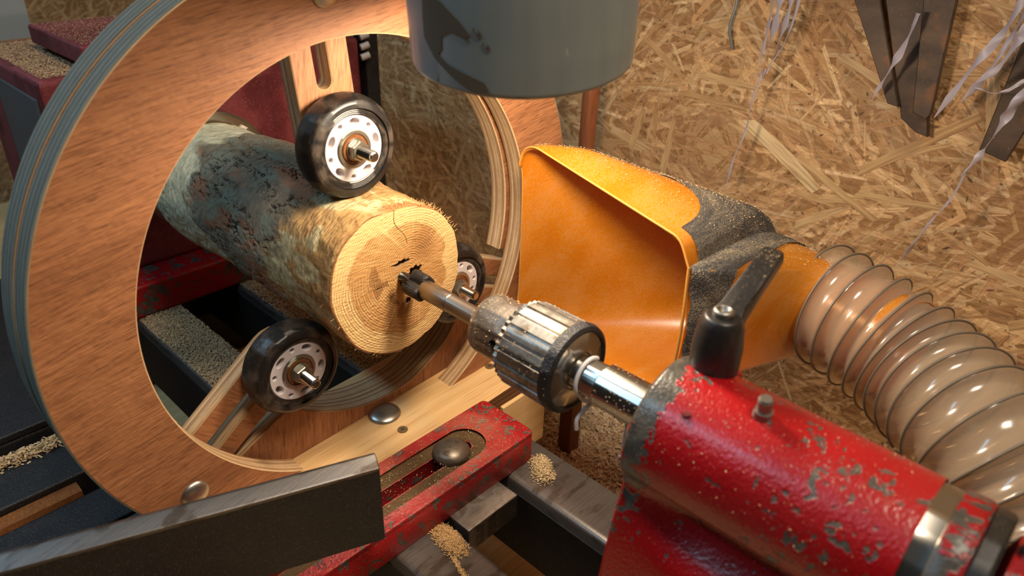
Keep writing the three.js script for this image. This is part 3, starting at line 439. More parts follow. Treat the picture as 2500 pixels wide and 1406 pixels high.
{ const d = thing('drill_bit', 'dark steel drill bit biting into the log centre', 'drill bit', [0.04, 0, 0]);
  const sh2 = (g) => g.rotateZ(-0.02).rotateY(0.018).translate(0, OY - 0.0008, OZ + 0.0004);
  part('shank', sh2(latheX([[0.023, 0], [0.023, 0.0056], [0.0245, 0.0066], [0.049, 0.0066], [0.0495, 0.0063], [0.0735, 0.0063], [0.0742, 0.0056], [0.0742, 0]], 36)), std({ color: 0x968d82, roughness: 0.36, metalness: 1 }), d);
  part('collar', sh2(latheX([[0.0735, 0.004], [0.0735, 0.0061], [0.0752, 0.0063], [0.0758, 0.0056], [0.0766, 0.0062], [0.0782, 0.006], [0.0786, 0.005], [0.088, 0.0048], [0.088, 0]], 30)), std({ color: 0xb8ac7e, roughness: 0.4, metalness: 0.8 }), d, 'pale brass coloured collar');
  const hs = new THREE.Shape(); for (let i = 0; i < 36; i++) { const a = i * Math.PI / 18, r = 0.0078 + 0.0026 * Math.cos(2 * a) - 0.0012 * Math.cos(4 * a); hs[i ? 'lineTo' : 'moveTo'](r * Math.cos(a), r * Math.sin(a)); }
  part('cutter_head', sh2(extX(hs, 0.01, 0.0245, 0.0012).rotateX(0.7)), M.black, d, 'dark dusty cutting head');
  for (const k of [0, 1]) part('cutting_tooth', sh2(new THREE.ConeGeometry(0.0034, 0.009, 4).rotateZ(Math.PI / 2).rotateY(Math.PI).translate(0.0115, 0.0085 * (k ? 1 : -1) * 0.62, 0.0085 * (k ? 1 : -1) * 0.75)), M.bright, d);
  part('pilot_tip', sh2(latheX([[-0.008, 0.0002], [-0.002, 0.0034], [0.011, 0.0044], [0.011, 0]], 16)), M.black, d); }
// plastic threads on the quill
const threadM = std({ color: 0xe6e2e4, roughness: 0.5, transmission: 0.25 });
{ const ring = []; for (let i = 0; i <= 26; i++) { const a = -0.7 + 4.1 * i / 26, r = 0.0112 + (i > 20 ? (i - 20) * 0.0012 : 0); ring.push(V3(0.1648 + (i > 20 ? (i - 20) * 0.0004 : 0), OY + r * Math.cos(a), OZ + r * Math.sin(a))); } ring.push(V3(0.167, -0.022, 0.0085), V3(0.1675, -0.029, 0.009));
  single('plastic_thread', tube(ring, 0.0013, 80, 8), threadM, 'flat white plastic thread wound round the chuck arbor', 'thread');
  const p2 = []; for (let i = 0; i <= 20; i++) { const a = -0.4 + 2.4 * i / 20, r = 0.0134; p2.push(V3(0.2125 - 0.0 * i, OY + r * Math.cos(a), OZ + r * Math.sin(a))); } p2.push(V3(0.2095, -0.0155, 0.012), V3(0.2055, -0.0215, 0.0135), V3(0.2005, -0.0245, 0.014));
  single('plastic_thread', tube(p2, 0.0009, 80, 8), threadM, 'thin white plastic thread curling off the quill at the tailstock', 'thread');
  single('plastic_thread', tube([[0.196, -0.011, 0.003], [0.196, -0.019, 0.004], [0.1962, -0.0265, 0.005]], 0.0007, 16, 6), std({ color: 0xc7a59a, roughness: 0.7 }), 'short pinkish thread hanging straight below the quill', 'thread'); }

// ------------------------------------------------------------------ tool rest and its holder
{ const b = thing('tool_rest_holder', 'chipped red slotted tool rest holder clamped across the bed', 'tool rest holder', [0.038, BED, 0.03]);
  const T = -0.14, out = new THREE.Shape(), X0 = 0.0088, X1 = 0.0668, Z0 = -0.0735, Z1 = 0.26, r = 0.006;
  out.moveTo(X0 + r, -Z1); out.lineTo(X0, -Z1); out.lineTo(X0, -Z0 - r); out.quadraticCurveTo(X0, -Z0, X0 + r, -Z0); out.lineTo(X1 - r, -Z0); out.quadraticCurveTo(X1, -Z0, X1, -Z0 - r); out.lineTo(X1, -Z1);
  const cx = (X0 + X1) / 2, stad = (w, za, zb) => { const p = new THREE.Path(); p.moveTo(cx - w, -zb); p.lineTo(cx - w, -za - w); p.absarc(cx, -za - w, w, Math.PI, 0, true); p.lineTo(cx + w, -zb); p.closePath(); return p; };
  const lie = (g, y) => g.rotateX(-Math.PI / 2).translate(0, y, 0);   // shape y becomes -z
  const upper = out.clone(); upper.holes = [stad(0.0185, -0.042, Z1 - 0.02)];
  const lower = out.clone(); lower.holes = [stad(0.0068, -0.03, Z1 - 0.02)];
  const e = (s, d, bv) => new THREE.ExtrudeGeometry(s, { depth: d - 2 * bv, bevelEnabled: bv > 0, bevelThickness: bv, bevelSize: bv, bevelOffset: -bv, bevelSegments: 2, curveSegments: 20 }).translate(0, 0, bv);
  const [bT, bB] = redTex(512, 512, 0.12, 0.12, () => 0.6, 0.55); const redB2 = std({ map: rep(bT, 0.12), bumpMap: rep(bB, 0.12), bumpScale: 0.0007, roughness: 0.5 });
  part('casting', toCreasedNormals(boxUV(lie(e(upper, 0.0045, 0.0014), T - 0.0045)), 0.5), redB2, b, 'red paint worn at the edges');
  part('slot_floor', toCreasedNormals(boxUV(lie(e(lower, T - 0.003 - BED, 0.0008), BED)), 0.5), redB2, b);
  part('slot_track', boxUV(lie(e((() => { const s = new THREE.Shape(stad(0.0184, -0.042, Z1 - 0.02).getPoints(20)); s.holes = [stad(0.007, -0.03, Z1 - 0.022)]; return s; })(), 0.0006, 0), T - 0.0032)), std({ map: rep(dustT, 0.1), color: 0x8d8272, roughness: 0.8, metalness: 0.2 }), b, 'dusty bare iron track along the slot');
  part('clamp_bolt', mergeGeometries([dome(0.0148, 0.0075, 40).translate(cx, T - 0.001, -0.0105), new THREE.CylinderGeometry(0.0148, 0.0146, 0.0022, 40).toNonIndexed().translate(0, 0, 0).translate(cx, T - 0.0022, -0.0105)].map((g) => (g.index ? g.toNonIndexed() : g))), M.domeM = std({ map: rep(steelT, 0.6), color: 0xb8b0a6, roughness: 0.4, metalness: 0.6 }), b, 'domed steel bolt head with dust');
  part('bolt_shaft', rod(V3(cx, BED - 0.02, -0.0105), V3(cx, T, -0.0105), 0.006), M.steel, b);
  part('post_socket', new THREE.CylinderGeometry(0.024, 0.026, 0.05, 36).translate(0.0325, -0.143, 0.215), redB2, b);
  part('clamp_block', box(0.0665 - 0.03, 0.0868, -0.19, BED + 0.001, -0.034, 0.0175, 0.0012), M.steel, b, 'brushed steel clamp block between the rails');
}
{ const t = thing('tool_rest', 'long black steel tool rest with worn bare top edge', 'tool rest', [0.03, -0.14, 0.215]);
  const a = V3(0.0875, 0, 0.09), d = V3(-0.3765, 0, 0.9264), n = V3(0.9264, 0, 0.3765), L = 0.34;
  const mk = (prof) => { const s = new THREE.Shape(prof.map(([o, y]) => new THREE.Vector2(o, y))); const g = new THREE.ExtrudeGeometry(s, { depth: L, bevelEnabled: true, bevelThickness: 0.0006, bevelSize: 0.0006, bevelOffset: -0.0006, bevelSegments: 1 }); const m = new THREE.Matrix4().makeBasis(n, V3(0, 1, 0), V3().crossVectors(n, V3(0, 1, 0))); return g; };
  const place = (g) => { const zdir = V3().crossVectors(n, V3(0, 1, 0)); const p = g.attributes.position; const q = V3(); for (let i = 0; i < p.count; i++) { q.fromBufferAttribute(p, i); const w = a.clone().addScaledVector(n, q.x).addScaledVector(d, q.z); p.setXYZ(i, w.x, q.y, w.z); } g.computeVertexNormals(); return toCreasedNormals(boxUV(g), 0.6); };
  part('blade', place(mk([[0, -0.117], [0, -0.0605], [-0.012, -0.0605], [-0.012, -0.117]])), M.black, t, 'black painted face sprinkled with dust');
  part('top_edge', place(mk([[0.0002, -0.0605], ...(() => { const o = []; let a = 0.0002, b = -0.0585; o.push([a, b]); for (const g of [40, 38, 36, 34, 31, 27, 22, 16, 10, 4, -4, -14, -28, -45, -65, -80]) { const s = g < -20 ? 0.0006 : 0.00092; a -= s * Math.cos(deg(g)); b += s * Math.sin(deg(g)); o.push([a, b]); } o.push([a, -0.0605]); return o; })()])), std({ map: rep(steelT, 0.1, 0.05), color: 0xa9a8ad, roughness: 0.4, metalness: 0.85 }), t, 'bare steel top edge');
  part('post', rod(V3(0.0315, -0.16, 0.215), V3(0.0315, -0.11, 0.215), 0.0125, 0.0125, 28), M.steel, t); }

// ------------------------------------------------------------------ dust hood and hose
const HOOD_DUST = [];
const HS = V3(0.209, -0.0145, -0.212), HD = V3(0.96, -0.03, 0.28).normalize();
{ const h = thing('dust_hood', 'translucent amber plastic dust hood patched with black tape', 'dust hood', [0.1, -0.08, -0.16]);
  const TL = V3(-0.004, 0.0727, -0.124), TR = V3(0.1605, 0.045, -0.108), BL = V3(-0.007, -0.097, -0.124), BR = V3(0.158, -0.072, -0.108);
  const depth = (u) => 0.004 + 0.088 * Math.pow(u, 0.75), NC = 44;
  const sec = (u, off = 0, f0 = 0, f1 = Math.PI, n = NC) => {
    const c = u < 0.13 ? 0.022 * (1 - Math.sqrt(1 - Math.pow(1 - u / 0.13, 2))) : 0, e = u > 0.9 ? 0.016 * (1 - Math.sqrt(Math.max(0, 1 - Math.pow((u - 0.9) / 0.1, 2)))) : 0;
    const t = TL.clone().lerp(TR, u), b = BL.clone().lerp(BR, u); t.y -= c + e; b.y += c + e * 0.6; const d = depth(u), o = [];
    for (let i = 0; i <= n; i++) { const a = f0 + (f1 - f0) * i / n, q = Math.cos(a), s = Math.sin(a), y = Math.sign(q) * Math.pow(Math.abs(q), 0.5), z = Math.pow(s, 0.62), my = (t.y + b.y) / 2, hy = (t.y - b.y) / 2 + off; const p = t.clone().lerp(b, 0.5); p.y = my + (hy - z * 0.018 * u * (y > 0 ? 0 : 1)) * y + (y > 0 ? z * 0.019 * sstep(0, 0.3, u) * Math.sqrt(y) : 0); p.z -= z * (d + off); p.x += z * d * 0.22; o.push(p); } return o; };
  const rows = []; for (let i = 0; i <= 40; i++) rows.push(sec(Math.pow(i / 40, 1.3)));
  const amberT = tex(512, 512, (u, v) => { const s = noise(u * 190, v * 190), m = fbm(u * 7, v * 7, 4); let c = mix3([206, 124, 18], [222, 144, 32], m); const s2 = noise(u * 250, v * 250); if (s * 0.6 + s2 * 0.4 > 0.56 + (0.5 - m) * 0.7) c = mix3(c, [214, 158, 108], 0.5); return c; });
  const amber = std({ map: rep(amberT, 0.16), roughness: 0.3, transmission: 0.42, thickness: 0, clearcoat: 0.4, clearcoatRoughness: 0.25, ior: 1.45 });
  part('scoop', shell(rows, -0.0018), amber, h, 'orange translucent scoop dusted inside');
  const loop = (off) => { const c = sec(1, off), o = [...c], a = c[NC], b = c[0]; for (let i = 1; i < 20; i++) { const p = a.clone().lerp(b, i / 20); p.x += Math.sin(Math.PI * i / 20) * 0.004 + off; o.push(p); } return o; };
  const backv = V3(0, 1, 0).cross(HD).normalize().multiplyScalar(1), upv = HD.clone().cross(backv).multiplyScalar(1);
  const circ = (c, r) => { const o = []; for (let i = 0; i < NC + 20; i++) { const a = i <= NC ? Math.PI * i / NC : Math.PI + Math.PI * (i - NC) / 20; o.push(c.clone().addScaledVector(V3(0, 1, 0), r * Math.cos(a)).addScaledVector(backv, r * Math.sin(a) * (backv.z < 0 ? 1 : -1))); } return o; };
  const neck = (off, t1 = 1, n = 16) => { const A = loop(off), R = []; for (let i = 0; i <= n; i++) { const t = t1 * i / n, e = t * t * (3 - 2 * t), C = circ(HS.clone().addScaledVector(HD, 0.02), 0.0338 + off); R.push(A.map((p, j) => { const q = p.clone().lerp(C[j], t); q.y = mixn(p.y, C[j].y, e); q.z = mixn(p.z, C[j].z, e * 0.6 + t * 0.4); return q; })); } return R; };
  const N = neck(0); for (let i = 1; i <= 4; i++) N.push(circ(HS.clone().addScaledVector(HD, 0.02 + 0.012 * i), 0.0338));
  part('neck', grid(N, { wrap: true }), amber, h, 'orange translucent neck');
  // rim bead
  const rim = [...rows.map((r) => r[0])].reverse().concat(rows[0].slice(1, NC)).concat(rows.map((r) => r[NC]));
  part('rim', tube(rim.filter((_, i) => i % 2 === 0), 0.0009, 160, 6), std({ color: 0xc08638, roughness: 0.6 }), h);
  part('rim_upright', tube([rows[40][0], rows[40][0].clone().lerp(rows[40][NC], 0.5).add(V3(0.002, 0, 0.001)), rows[40][NC]], 0.0011, 30, 6), std({ color: 0xc08638, roughness: 0.6 }), h);
  // tape
  const tapeT = tex(512, 512, (u, v) => { const s = noise(u * 260, v * 260), m = fbm(u * 5, v * 5, 4); let c = mix3([44, 43, 44], [74, 72, 70], m); if (s > 0.62 + (0.55 - m) * 0.8) c = mix3(c, [176, 156, 122], 0.6); return c; });
  const tape = std({ map: rep(tapeT, 0.12), bumpMap: rep(dustB, 0.08), bumpScale: 0.0005, roughness: 0.6 });
  const tr = []; for (let i = 0; i <= 14; i++) { const o = [], q = i / 14; for (let k = 0; k <= 30; k++) { const f = 0.02 + 1.5 * k / 30, e = sstep(0, 1, k / 18); o.push(sec(mixn(mixn(0.9, 1, q), mixn(0.52, 1, q), e), 0.0012, f, f, 1)[0]); } tr.push(o); } part('top_tape', shell(tr, -0.0006), tape, h, 'dusty black tape over the top');
  const A2 = neck(0.0014, 0.3, 6); const sl = A2.map((r, k) => [...r.slice(NC - 6), ...r.slice(0, 24)].map((p, j) => p.clone().add(V3(0.0006 * Math.sin(j * 1.3 + k), 0, 0.0005 * Math.sin(j * 0.9 + k * 2))))); part('side_tape', shell(sl, -0.0006), tape, h, 'black tape down the side wall');
  const fl = []; for (let i = 0; i < 1500; i++) { const f = rr(0.05, 1.25), u = Math.pow(rnd(), 0.8); fl.push(sec(u, 0.0007 + (u > 0.55 ? 0.0008 : 0), f, f, 1)[0]); } for (let i = 0; i < 700; i++) { const r = N[(rnd() * N.length * 0.85) | 0], p = r[(rnd() * 12) | 0].clone(); p.y += 0.0006; p.x += rr(-0.004, 0.004); fl.push(p); }
  HOOD_DUST.push(...fl);
  // stand
  part('stand', box(-0.024, -0.008, BENCH, -0.092, -0.238, -0.222), std({ color: 0x6b3d1e, roughness: 0.6 }), h, 'brown wooden stand');
  part('stand_arm', box(-0.024, 0.06, -0.1, -0.0885, -0.236, -0.165), std({ color: 0x6b3d1e, roughness: 0.6 }), h);
}
{ const h = thing('suction_hose', 'clear ribbed suction hose with wire helix joined to the hood', 'hose', [0.3, -0.1, -0.2]);
  const path = new THREE.CatmullRomCurve3([HS.clone().addScaledVector(HD, -0.004), HS.clone().addScaledVector(HD, 0.03), V3(0.285, -0.0245, -0.19), V3(0.343, -0.034, -0.15), V3(0.386, -0.07, -0.135), V3(0.41, -0.14, -0.14), V3(0.42, -0.25, -0.15)], false, 'centripetal');
  const n = 460, L = path.getLength(), pitch = 0.0142, rows = [], wire = [], yup = V3(0, 1, 0), m = 56;
  for (let i = 0; i <= n; i++) { const c = path.getPointAt(i / n), t = path.getTangentAt(i / n), s = L * i / n, a = V3(0.3, 1, -0.4).cross(t).normalize(), b = t.clone().cross(a), row = []; for (let j = 0; j < m; j++) { const th = 2 * Math.PI * j / m, ph = s / pitch - j / m, f = ph - Math.floor(ph), k = Math.pow(Math.abs(f - 0.5) * 2, 2.2), r = 0.0368 + 0.0062 * k; row.push(c.clone().addScaledVector(a, r * Math.cos(th)).addScaledVector(b, r * Math.sin(th))); } rows.push(row); }
  part('hose_wall', grid(rows, { wrap: true }), std({ color: new THREE.Color(0.7, 0.56, 0.39), roughness: 0.18, transmission: 0.68, thickness: 0, clearcoat: 0.6, clearcoatRoughness: 0.12, ior: 1.5 }), h, 'clear yellowish ribbed plastic');
  for (let k = 0; k < 1100; k++) { const s = k / 1100 * L, c = path.getPointAt(s / L), t = path.getTangentAt(s / L), a = V3(0.3, 1, -0.4).cross(t).normalize(), b = t.clone().cross(a), th = s / pitch * 2 * Math.PI; wire.push(c.clone().addScaledVector(a, 0.0427 * Math.cos(th)).addScaledVector(b, 0.0424 * Math.sin(th))); }
  part('wire_helix', tube(wire, 0.0008, 2200, 5), std({ color: 0x6f6558, roughness: 0.5, metalness: 0.3 }), h, 'grey wire helix'); }

// ------------------------------------------------------------------ work lamp
{ const l = thing('work_lamp', 'grey cylindrical lamp shade with torn tape residue hanging over the chuck', 'lamp', LAMP_C.toArray());
  l.quaternion.setFromUnitVectors(V3(0, -1, 0), LAMP_AX);
  const R = 0.0605, H = 0.16, pts = [[R - 0.003, 0.0004], [R - 0.0015, 0], [R - 0.0004, 0.0008], [R, 0.003], [R, H - 0.02], [R - 0.01, H - 0.004], [0.02, H], [0.001, H], [0.001, H - 0.004], [0.02, H - 0.004], [R - 0.012, H - 0.01], [R - 0.003, H - 0.022], [R - 0.003, 0.0004]];
  const sg = new THREE.LatheGeometry(pts.map(([a, b]) => new THREE.Vector2(a, b)), 96);
  const shT = tex(512, 512, (u, v) => { const s = fbm(u * 60, v * 24, 3), k = fbm(u * 24 + 4, v * 12, 4), st = noise(u * 4, v * 180); let c = mix3([124, 138, 140], [150, 162, 162], s * 0.6 + st * 0.4); if (k > 0.74) c = mix3(c, [52, 54, 52], 0.7); return c; });
  local('shade', sg, std({ map: rep(shT, 1), roughness: 0.42, clearcoat: 0.15 }), l, 'grey plastic tube shade');
  // torn brown tape residue on the outside
  const th0 = Math.atan2(0.1, 0.3), patch = (blob) => { const g = [], n = blob.length; return n; };
  const outl = [[0, 0.052], [0.012, 0.049], [0.021, 0.043], [0.026, 0.038], [0.024, 0.036], [0.016, 0.0375], [0.011, 0.034], [0.011, 0.029], [0.0085, 0.026], [0.014, 0.023], [0.024, 0.0205], [0.032, 0.018], [0.0345, 0.0135], [0.028, 0.0125], [0.018, 0.0165], [0.006, 0.0235], [-0.001, 0.031], [-0.001, 0.04]];
  const res = (o, du, dv, sc) => { const s = new THREE.Shape(o.map(([a, b]) => new THREE.Vector2(a * sc + du, b * sc + dv))), g = new THREE.ExtrudeGeometry(s, { depth: 0.0003, bevelEnabled: false }); let q = g; for (let it = 0; it < 3; it++) q = subdiv(q); const p = q.attributes.position; for (let i = 0; i < p.count; i++) { const a = RES_A + p.getX(i) / R, r = R + 0.0002 + p.getZ(i); p.setXYZ(i, r * Math.sin(a), p.getY(i), r * Math.cos(a)); } q.computeVertexNormals(); return q; };
  const subdiv = (g) => { g = g.index ? g.toNonIndexed() : g; const p = g.attributes.position, out = [], A = V3(), B = V3(), C = V3(); for (let i = 0; i < p.count; i += 3) { A.fromBufferAttribute(p, i); B.fromBufferAttribute(p, i + 1); C.fromBufferAttribute(p, i + 2); const ab = A.clone().lerp(B, 0.5), bc = B.clone().lerp(C, 0.5), ca = C.clone().lerp(A, 0.5); for (const q of [A, ab, ca, ab, B, bc, ca, bc, C, ab, bc, ca]) out.push(q.x, q.y, q.z); } const r = new THREE.BufferGeometry(); r.setAttribute('position', new THREE.Float32BufferAttribute(out, 3)); return r; };
  const RES_A = -0.14, resM = std({ color: new THREE.Color(0.12, 0.105, 0.075), roughness: 0.7 });
  local('tape_residue', res(outl, 0, -0.012, 1.12), resM, l, 'brown torn tape residue');
  for (const [a, b, s] of [[0.029, 0.03, 0.12], [0.025, 0.027, 0.07], [0.034, 0.0245, 0.1]]) local('tape_residue', res(outl.map(([x, y]) => [y, x]), a, b, s), resM, l);
  local('bulb', new THREE.SphereGeometry(0.027, 32, 20).translate(0, 0.006, 0), std({ color: 0xfff0dd, emissive: new THREE.Color(1, 0.7, 0.4), emissiveIntensity: 6, roughness: 0.4 }), l, 'frosted warm bulb');
  local('bulb_neck', new THREE.CylinderGeometry(0.014, 0.018, 0.12, 24).translate(0, 0.088, 0), std({ color: 0xd8d4cc, roughness: 0.5 }), l);
  local('cable', tube([[0, H - 0.005, 0], [0.0, 0.6, -0.02], [-0.02, 1.0, -0.03], [-0.06, 1.33, -0.1]], 0.003, 40, 8), M.black, l);
}

// ------------------------------------------------------------------ on the wall
const barM = std({ map: rep(tex(512, 512, (u, v) => { const m = fbm(u * 4, v * 10, 4), s = noise(u * 160, v * 160); let c = mix3([58, 49, 42], [100, 80, 64], m); c = mix3(c, [128, 84, 52], sstep(0.55, 0.75, fbm(u * 6 + 9, v * 6, 3)) * 0.6); if (s > 0.92) c = mix3(c, [170, 150, 120], 0.4); return c; }), 0.12), roughness: 0.55, metalness: 0.35 });
function bar(pts, z, d, label, parts = []) { const s = new THREE.Shape(pts.map(([x, y]) => new THREE.Vector2(x, y))); const g = boxUV(new THREE.ExtrudeGeometry(s, { depth: d, bevelEnabled: true, bevelSize: 0.0008, bevelOffset: -0.0008, bevelThickness: 0.0008, bevelSegments: 1 }).translate(0, 0, z)); return single('steel_blade', g, barM, label, 'blade', 'old steel blades hanging on the wall'); }
const BZ = -0.416;
bar([[0.083, 0.215], [0.113, 0.215], [0.173, 0.083], [0.1635, 0.0845]], BZ + 0.009, 0.003, 'narrow dark steel blade leaning over a wider one on the wall');
bar([[0.118, 0.215], [0.16, 0.215], [0.2005, 0.062], [0.1905, 0.064], [0.176, 0.073]], BZ, 0.006, 'wide rusty steel blade with slanted pointed tip on the wall');
bar([[0.161, 0.215], [0.19, 0.215], [0.1995, 0.083], [0.197, 0.078], [0.1855, 0.0815]], BZ + 0.0085, 0.005, 'brown flat steel blade with blunt end crossing the pointed one');
bar([[0.247, 0.2], [0.29, 0.2], [0.262, 0.057], [0.2415, 0.062]], BZ + 0.004, 0.006, 'dark steel blade hanging alone behind the white plastic strips');
{ const p = thing('copper_pipe', 'vertical copper pipe in front of the strand board wall', 'pipe', [-0.115, BENCH, -0.352]);
  part('tube', rod(V3(-0.12, BENCH, -0.352), V3(-0.108, 0.6, -0.352), 0.0088, 0.0088, 28), std({ map: rep(tex(256, 256, (u, v) => mix3([150, 100, 72], [192, 134, 100], fbm(u * 6, v * 20, 4))), 0.3), color: 0xe6d2c2, roughness: 0.42, metalness: 0.45 }), p);
  part('clip', box(-0.13, -0.1, 0.3, 0.315, -0.42, -0.341), M.zinc, p); }
{ const s = single('hanging_wire', tube([[0.0, 0.165, -0.416], [0.0035, 0.145, -0.413], [0.001, 0.125, -0.412], [0.0055, 0.1035, -0.416]], 0.0014, 24, 8), std({ color: 0x7d8484, roughness: 0.5, metalness: 0.4 }), 'short grey wire poking from the wall', 'wire'); }
// shreds of plastic sheet
const shredM = std({ color: 0xc9bfc6, roughness: 0.4, transmission: 0.35, thickness: 0 });
function ribbon(pts, w, label, turn = 0.6, wob = 0.5) {
  const c = new THREE.CatmullRomCurve3(pts.map((p) => V3(...p)), false, 'centripetal'), n = 60, A = [], B = []; const sd = rnd() * 9;
  for (let i = 0; i <= n; i++) { const t = i / n, p = c.getPointAt(t), a = turn + wob * 3 * (noise(t * 7 + sd, sd) - 0.5), ww = w * (0.35 + 1.1 * noise(t * 9 + sd, 4 + sd)) * Math.min(1, 6 * (1 - t) + 0.1) / 2, d = V3(Math.cos(a), 0.15 * Math.sin(t * 20), Math.sin(a)).multiplyScalar(ww); A.push(p.clone().add(d)); B.push(p.clone().sub(d)); }
  return single('plastic_shred', shell([A, A.map((p, i) => p.clone().lerp(B[i], 0.5).add(V3(0, 0, 0.0008))), B], 0.0002), shredM, label, 'plastic shred', 'torn plastic shreds');
}
const sz = -0.385;
for (const [dx, w, e, nm] of [[0, 0.009, 0.1, 'widest torn plastic shred in the bunch beside the thin grey wire'], [0.011, 0.006, 0.108, 'narrower plastic shred overlapping the widest one in the wire side bunch'], [-0.007, 0.005, 0.115, 'plastic shred of the bunch hanging closest to the thin grey wire'], [0.018, 0.004, 0.12, 'slimmest short plastic shred of the bunch beside the grey wire']]) ribbon([[0.057 + dx, 0.2, sz], [0.06 + dx * 0.9, 0.15, sz + 0.002], [0.057 + dx * 0.7, 0.12, sz], [0.055 + dx * 0.5, e - 0.014, sz + 0.002]], w, nm);
ribbon([[0.058, 0.098, sz], [0.052, 0.07, sz + 0.003], [0.05, 0.04, sz], [0.043, 0.005, sz + 0.002], [0.04, -0.025, sz]], 0.0035, 'long thin plastic shred dangling alone over the big pale wall strand');
ribbon([[0.172, 0.16, -0.39], [0.17, 0.14, -0.388], [0.163, 0.115, -0.389], [0.155, 0.09, -0.39]], 0.006, 'curled plastic shred hanging in front of the crossed blades');
const tangle = ['long grey plastic shred hanging free in the tangle before the lone blade', 'mid length plastic shred crossing the tangle before the lone blade', 'broad folded plastic shred lying on the lone dark blade', 'plastic shred stretched sideways across the lone dark blade'];
let tk = 0;
for (const [pts, w] of [[[[0.243, 0.2, sz], [0.236, 0.16, sz], [0.222, 0.125, sz + 0.003], [0.207, 0.085, sz]], 0.0075], [[[0.25, 0.2, sz], [0.243, 0.165, sz], [0.235, 0.13, sz], [0.222, 0.1, sz]], 0.006], [[[0.256, 0.19, sz + 0.01], [0.247, 0.15, sz + 0.01], [0.24, 0.13, sz + 0.012], [0.23, 0.118, sz + 0.01]], 0.008], [[[0.228, 0.113, sz], [0.245, 0.112, sz], [0.262, 0.128, sz]], 0.004]]) ribbon(pts, w, tangle[tk++], 0.3, 0.9);
ribbon([[0.275, 0.15, sz + 0.02], [0.262, 0.115, sz + 0.02], [0.252, 0.075, sz + 0.018], [0.243, 0.05, sz + 0.018]], 0.007, 'wide plastic shred over the foot of the lone dark blade', 0.3, 0.9);
ribbon([[0.243, 0.05, sz + 0.01], [0.24, 0.03, sz + 0.01], [0.229, 0.0, sz + 0.008], [0.216, -0.04, sz]], 0.0035, 'thin plastic shred trailing below the lone dark blade', 0.3, 0.9);

// ------------------------------------------------------------------ left side odds and ends
{ const b = thing('white_board', 'white faced plywood board standing beyond the headstock', 'board', [-0.72, BENCH, 0.16]);
  part('face', box(-0.735, -0.716, 0.058, 0.42, 0.0, 0.4), std({ color: 0x9aa6aa, roughness: 0.6 }), b); part('ply_edge', box(-0.736, -0.7155, 0.042, 0.058, -0.002, 0.402), M.ply, b);
  part('post', box(-0.76, -0.72, BENCH, 0.045, 0.16, 0.2), M.pine, b); }
{ const b = thing('black_upright', 'black upright bar with white plastic clip behind the headstock', 'upright', [-0.41, BENCH, -0.285]);
  part('bar', box(-0.425, -0.402, BENCH, 0.4, -0.289, -0.27), M.black, b);
  part('clip', mergeGeometries([0.05, 0.062, 0.074].map((y) => rod(V3(-0.4, y, -0.262), V3(-0.397, y + 0.003, -0.272), 0.004, 0.004, 10))), std({ color: 0xbdb6b4, roughness: 0.6 }), b); }
{ const b = thing('slotted_rail', 'black slotted rail with a tan wooden strip lying beside the bed', 'rail', [-0.165, BENCH, 0.25]);
  part('rear_bar', box(-0.235, -0.172, -0.215, -0.17, 0.17, 0.38, 0.002), M.black, b); part('front_bar', box(-0.158, -0.115, -0.225, -0.18, 0.17, 0.38, 0.002), M.black, b);
  part('wooden_strip', box(-0.1715, -0.1585, -0.205, -0.176, 0.195, 0.38), std({ map: rep(dustT, 0.2), color: 0xb98a5a, roughness: 0.9 }), b); part('foot', box(-0.22, -0.13, BENCH, -0.214, 0.3, 0.36), M.black, b); }
{ const b = thing('grey_cabinet', 'smooth grey painted cabinet in the dark beside the bed', 'cabinet', [-0.27, BENCH, 0.24]); part('sheet', box(-0.297, -0.243, BENCH, -0.225, 0.12, 0.36, 0.012), M.greyPaint, b); }
{ const b = thing('black_beam', 'black crate put in to darken the bench beside the headstock', 'beam', [-0.46, BENCH, 0.27]); part('body', box(-0.62, -0.3, BENCH, -0.204, 0.13, 0.42, 0.004), M.black, b); part('lid', box(-0.622, -0.2985, -0.204, -0.196, 0.1285, 0.4215, 0.002), M.black, b); }  // lidded box for a black beam, put in to darken the bright bench
{ const b = thing('grey_block', 'dusty grey green block below the ring edge', 'block', [-0.08, BENCH, 0.2]); part('body', box(-0.108, -0.05, BENCH, -0.175, 0.165, 0.205, 0.004), M.greyPaint, b); }

// ------------------------------------------------------------------ sawdust
function heap(name, label, place, n, mats = M.chip, s0 = 0.0006, s1 = 0.0022) {
  const g = new THREE.BoxGeometry(1, 0.18, 0.32), m = new THREE.InstancedMesh(g, mats, n), o = new THREE.Object3D(), c = new THREE.Color(); m.name = numbered(name);
  for (let i = 0; i < n; i++) { const p = place(i); o.position.copy(p); o.rotation.set(rr(-0.5, 0.5), rnd() * 6.3, rr(-0.6, 0.6)); const s = rr(s0, s1); o.scale.set(s, s * rr(0.5, 1), s * rr(0.5, 1.4)); o.updateMatrix(); m.setMatrixAt(i, o.matrix); const k = rr(0.7, 1.25); m.setColorAt(i, c.setRGB(k, k * rr(0.92, 1.02), k * rr(0.8, 1))); }
  m.castShadow = m.receiveShadow = true; m.userData = { label, category: 'sawdust', kind: 'stuff' }; scene.add(m); return m;
}
const gauss = () => (rnd() + rnd() + rnd() - 1.5) / 1.5;
const mound = (cx, cz, rx, rz, y, h, rot = 0) => () => { const a = gauss(), b = gauss(), x = a * rx, z = b * rz; return V3(cx + x * Math.cos(rot) - z * Math.sin(rot), y + h * Math.max(0, 1 - a * a - b * b) * rnd(), cz + x * Math.sin(rot) + z * Math.cos(rot)); };
const warmChip = std({ color: new THREE.Color(0.66, 0.42, 0.19), roughness: 1 });
heap('sawdust_pile', 'tan sawdust heap on the front bed rail below the holder', mound(0.083, 0.033, 0.022, 0.011, BED + 0.0004, 0.005, 0.1), 5000, warmChip, 0.0004, 0.0015);
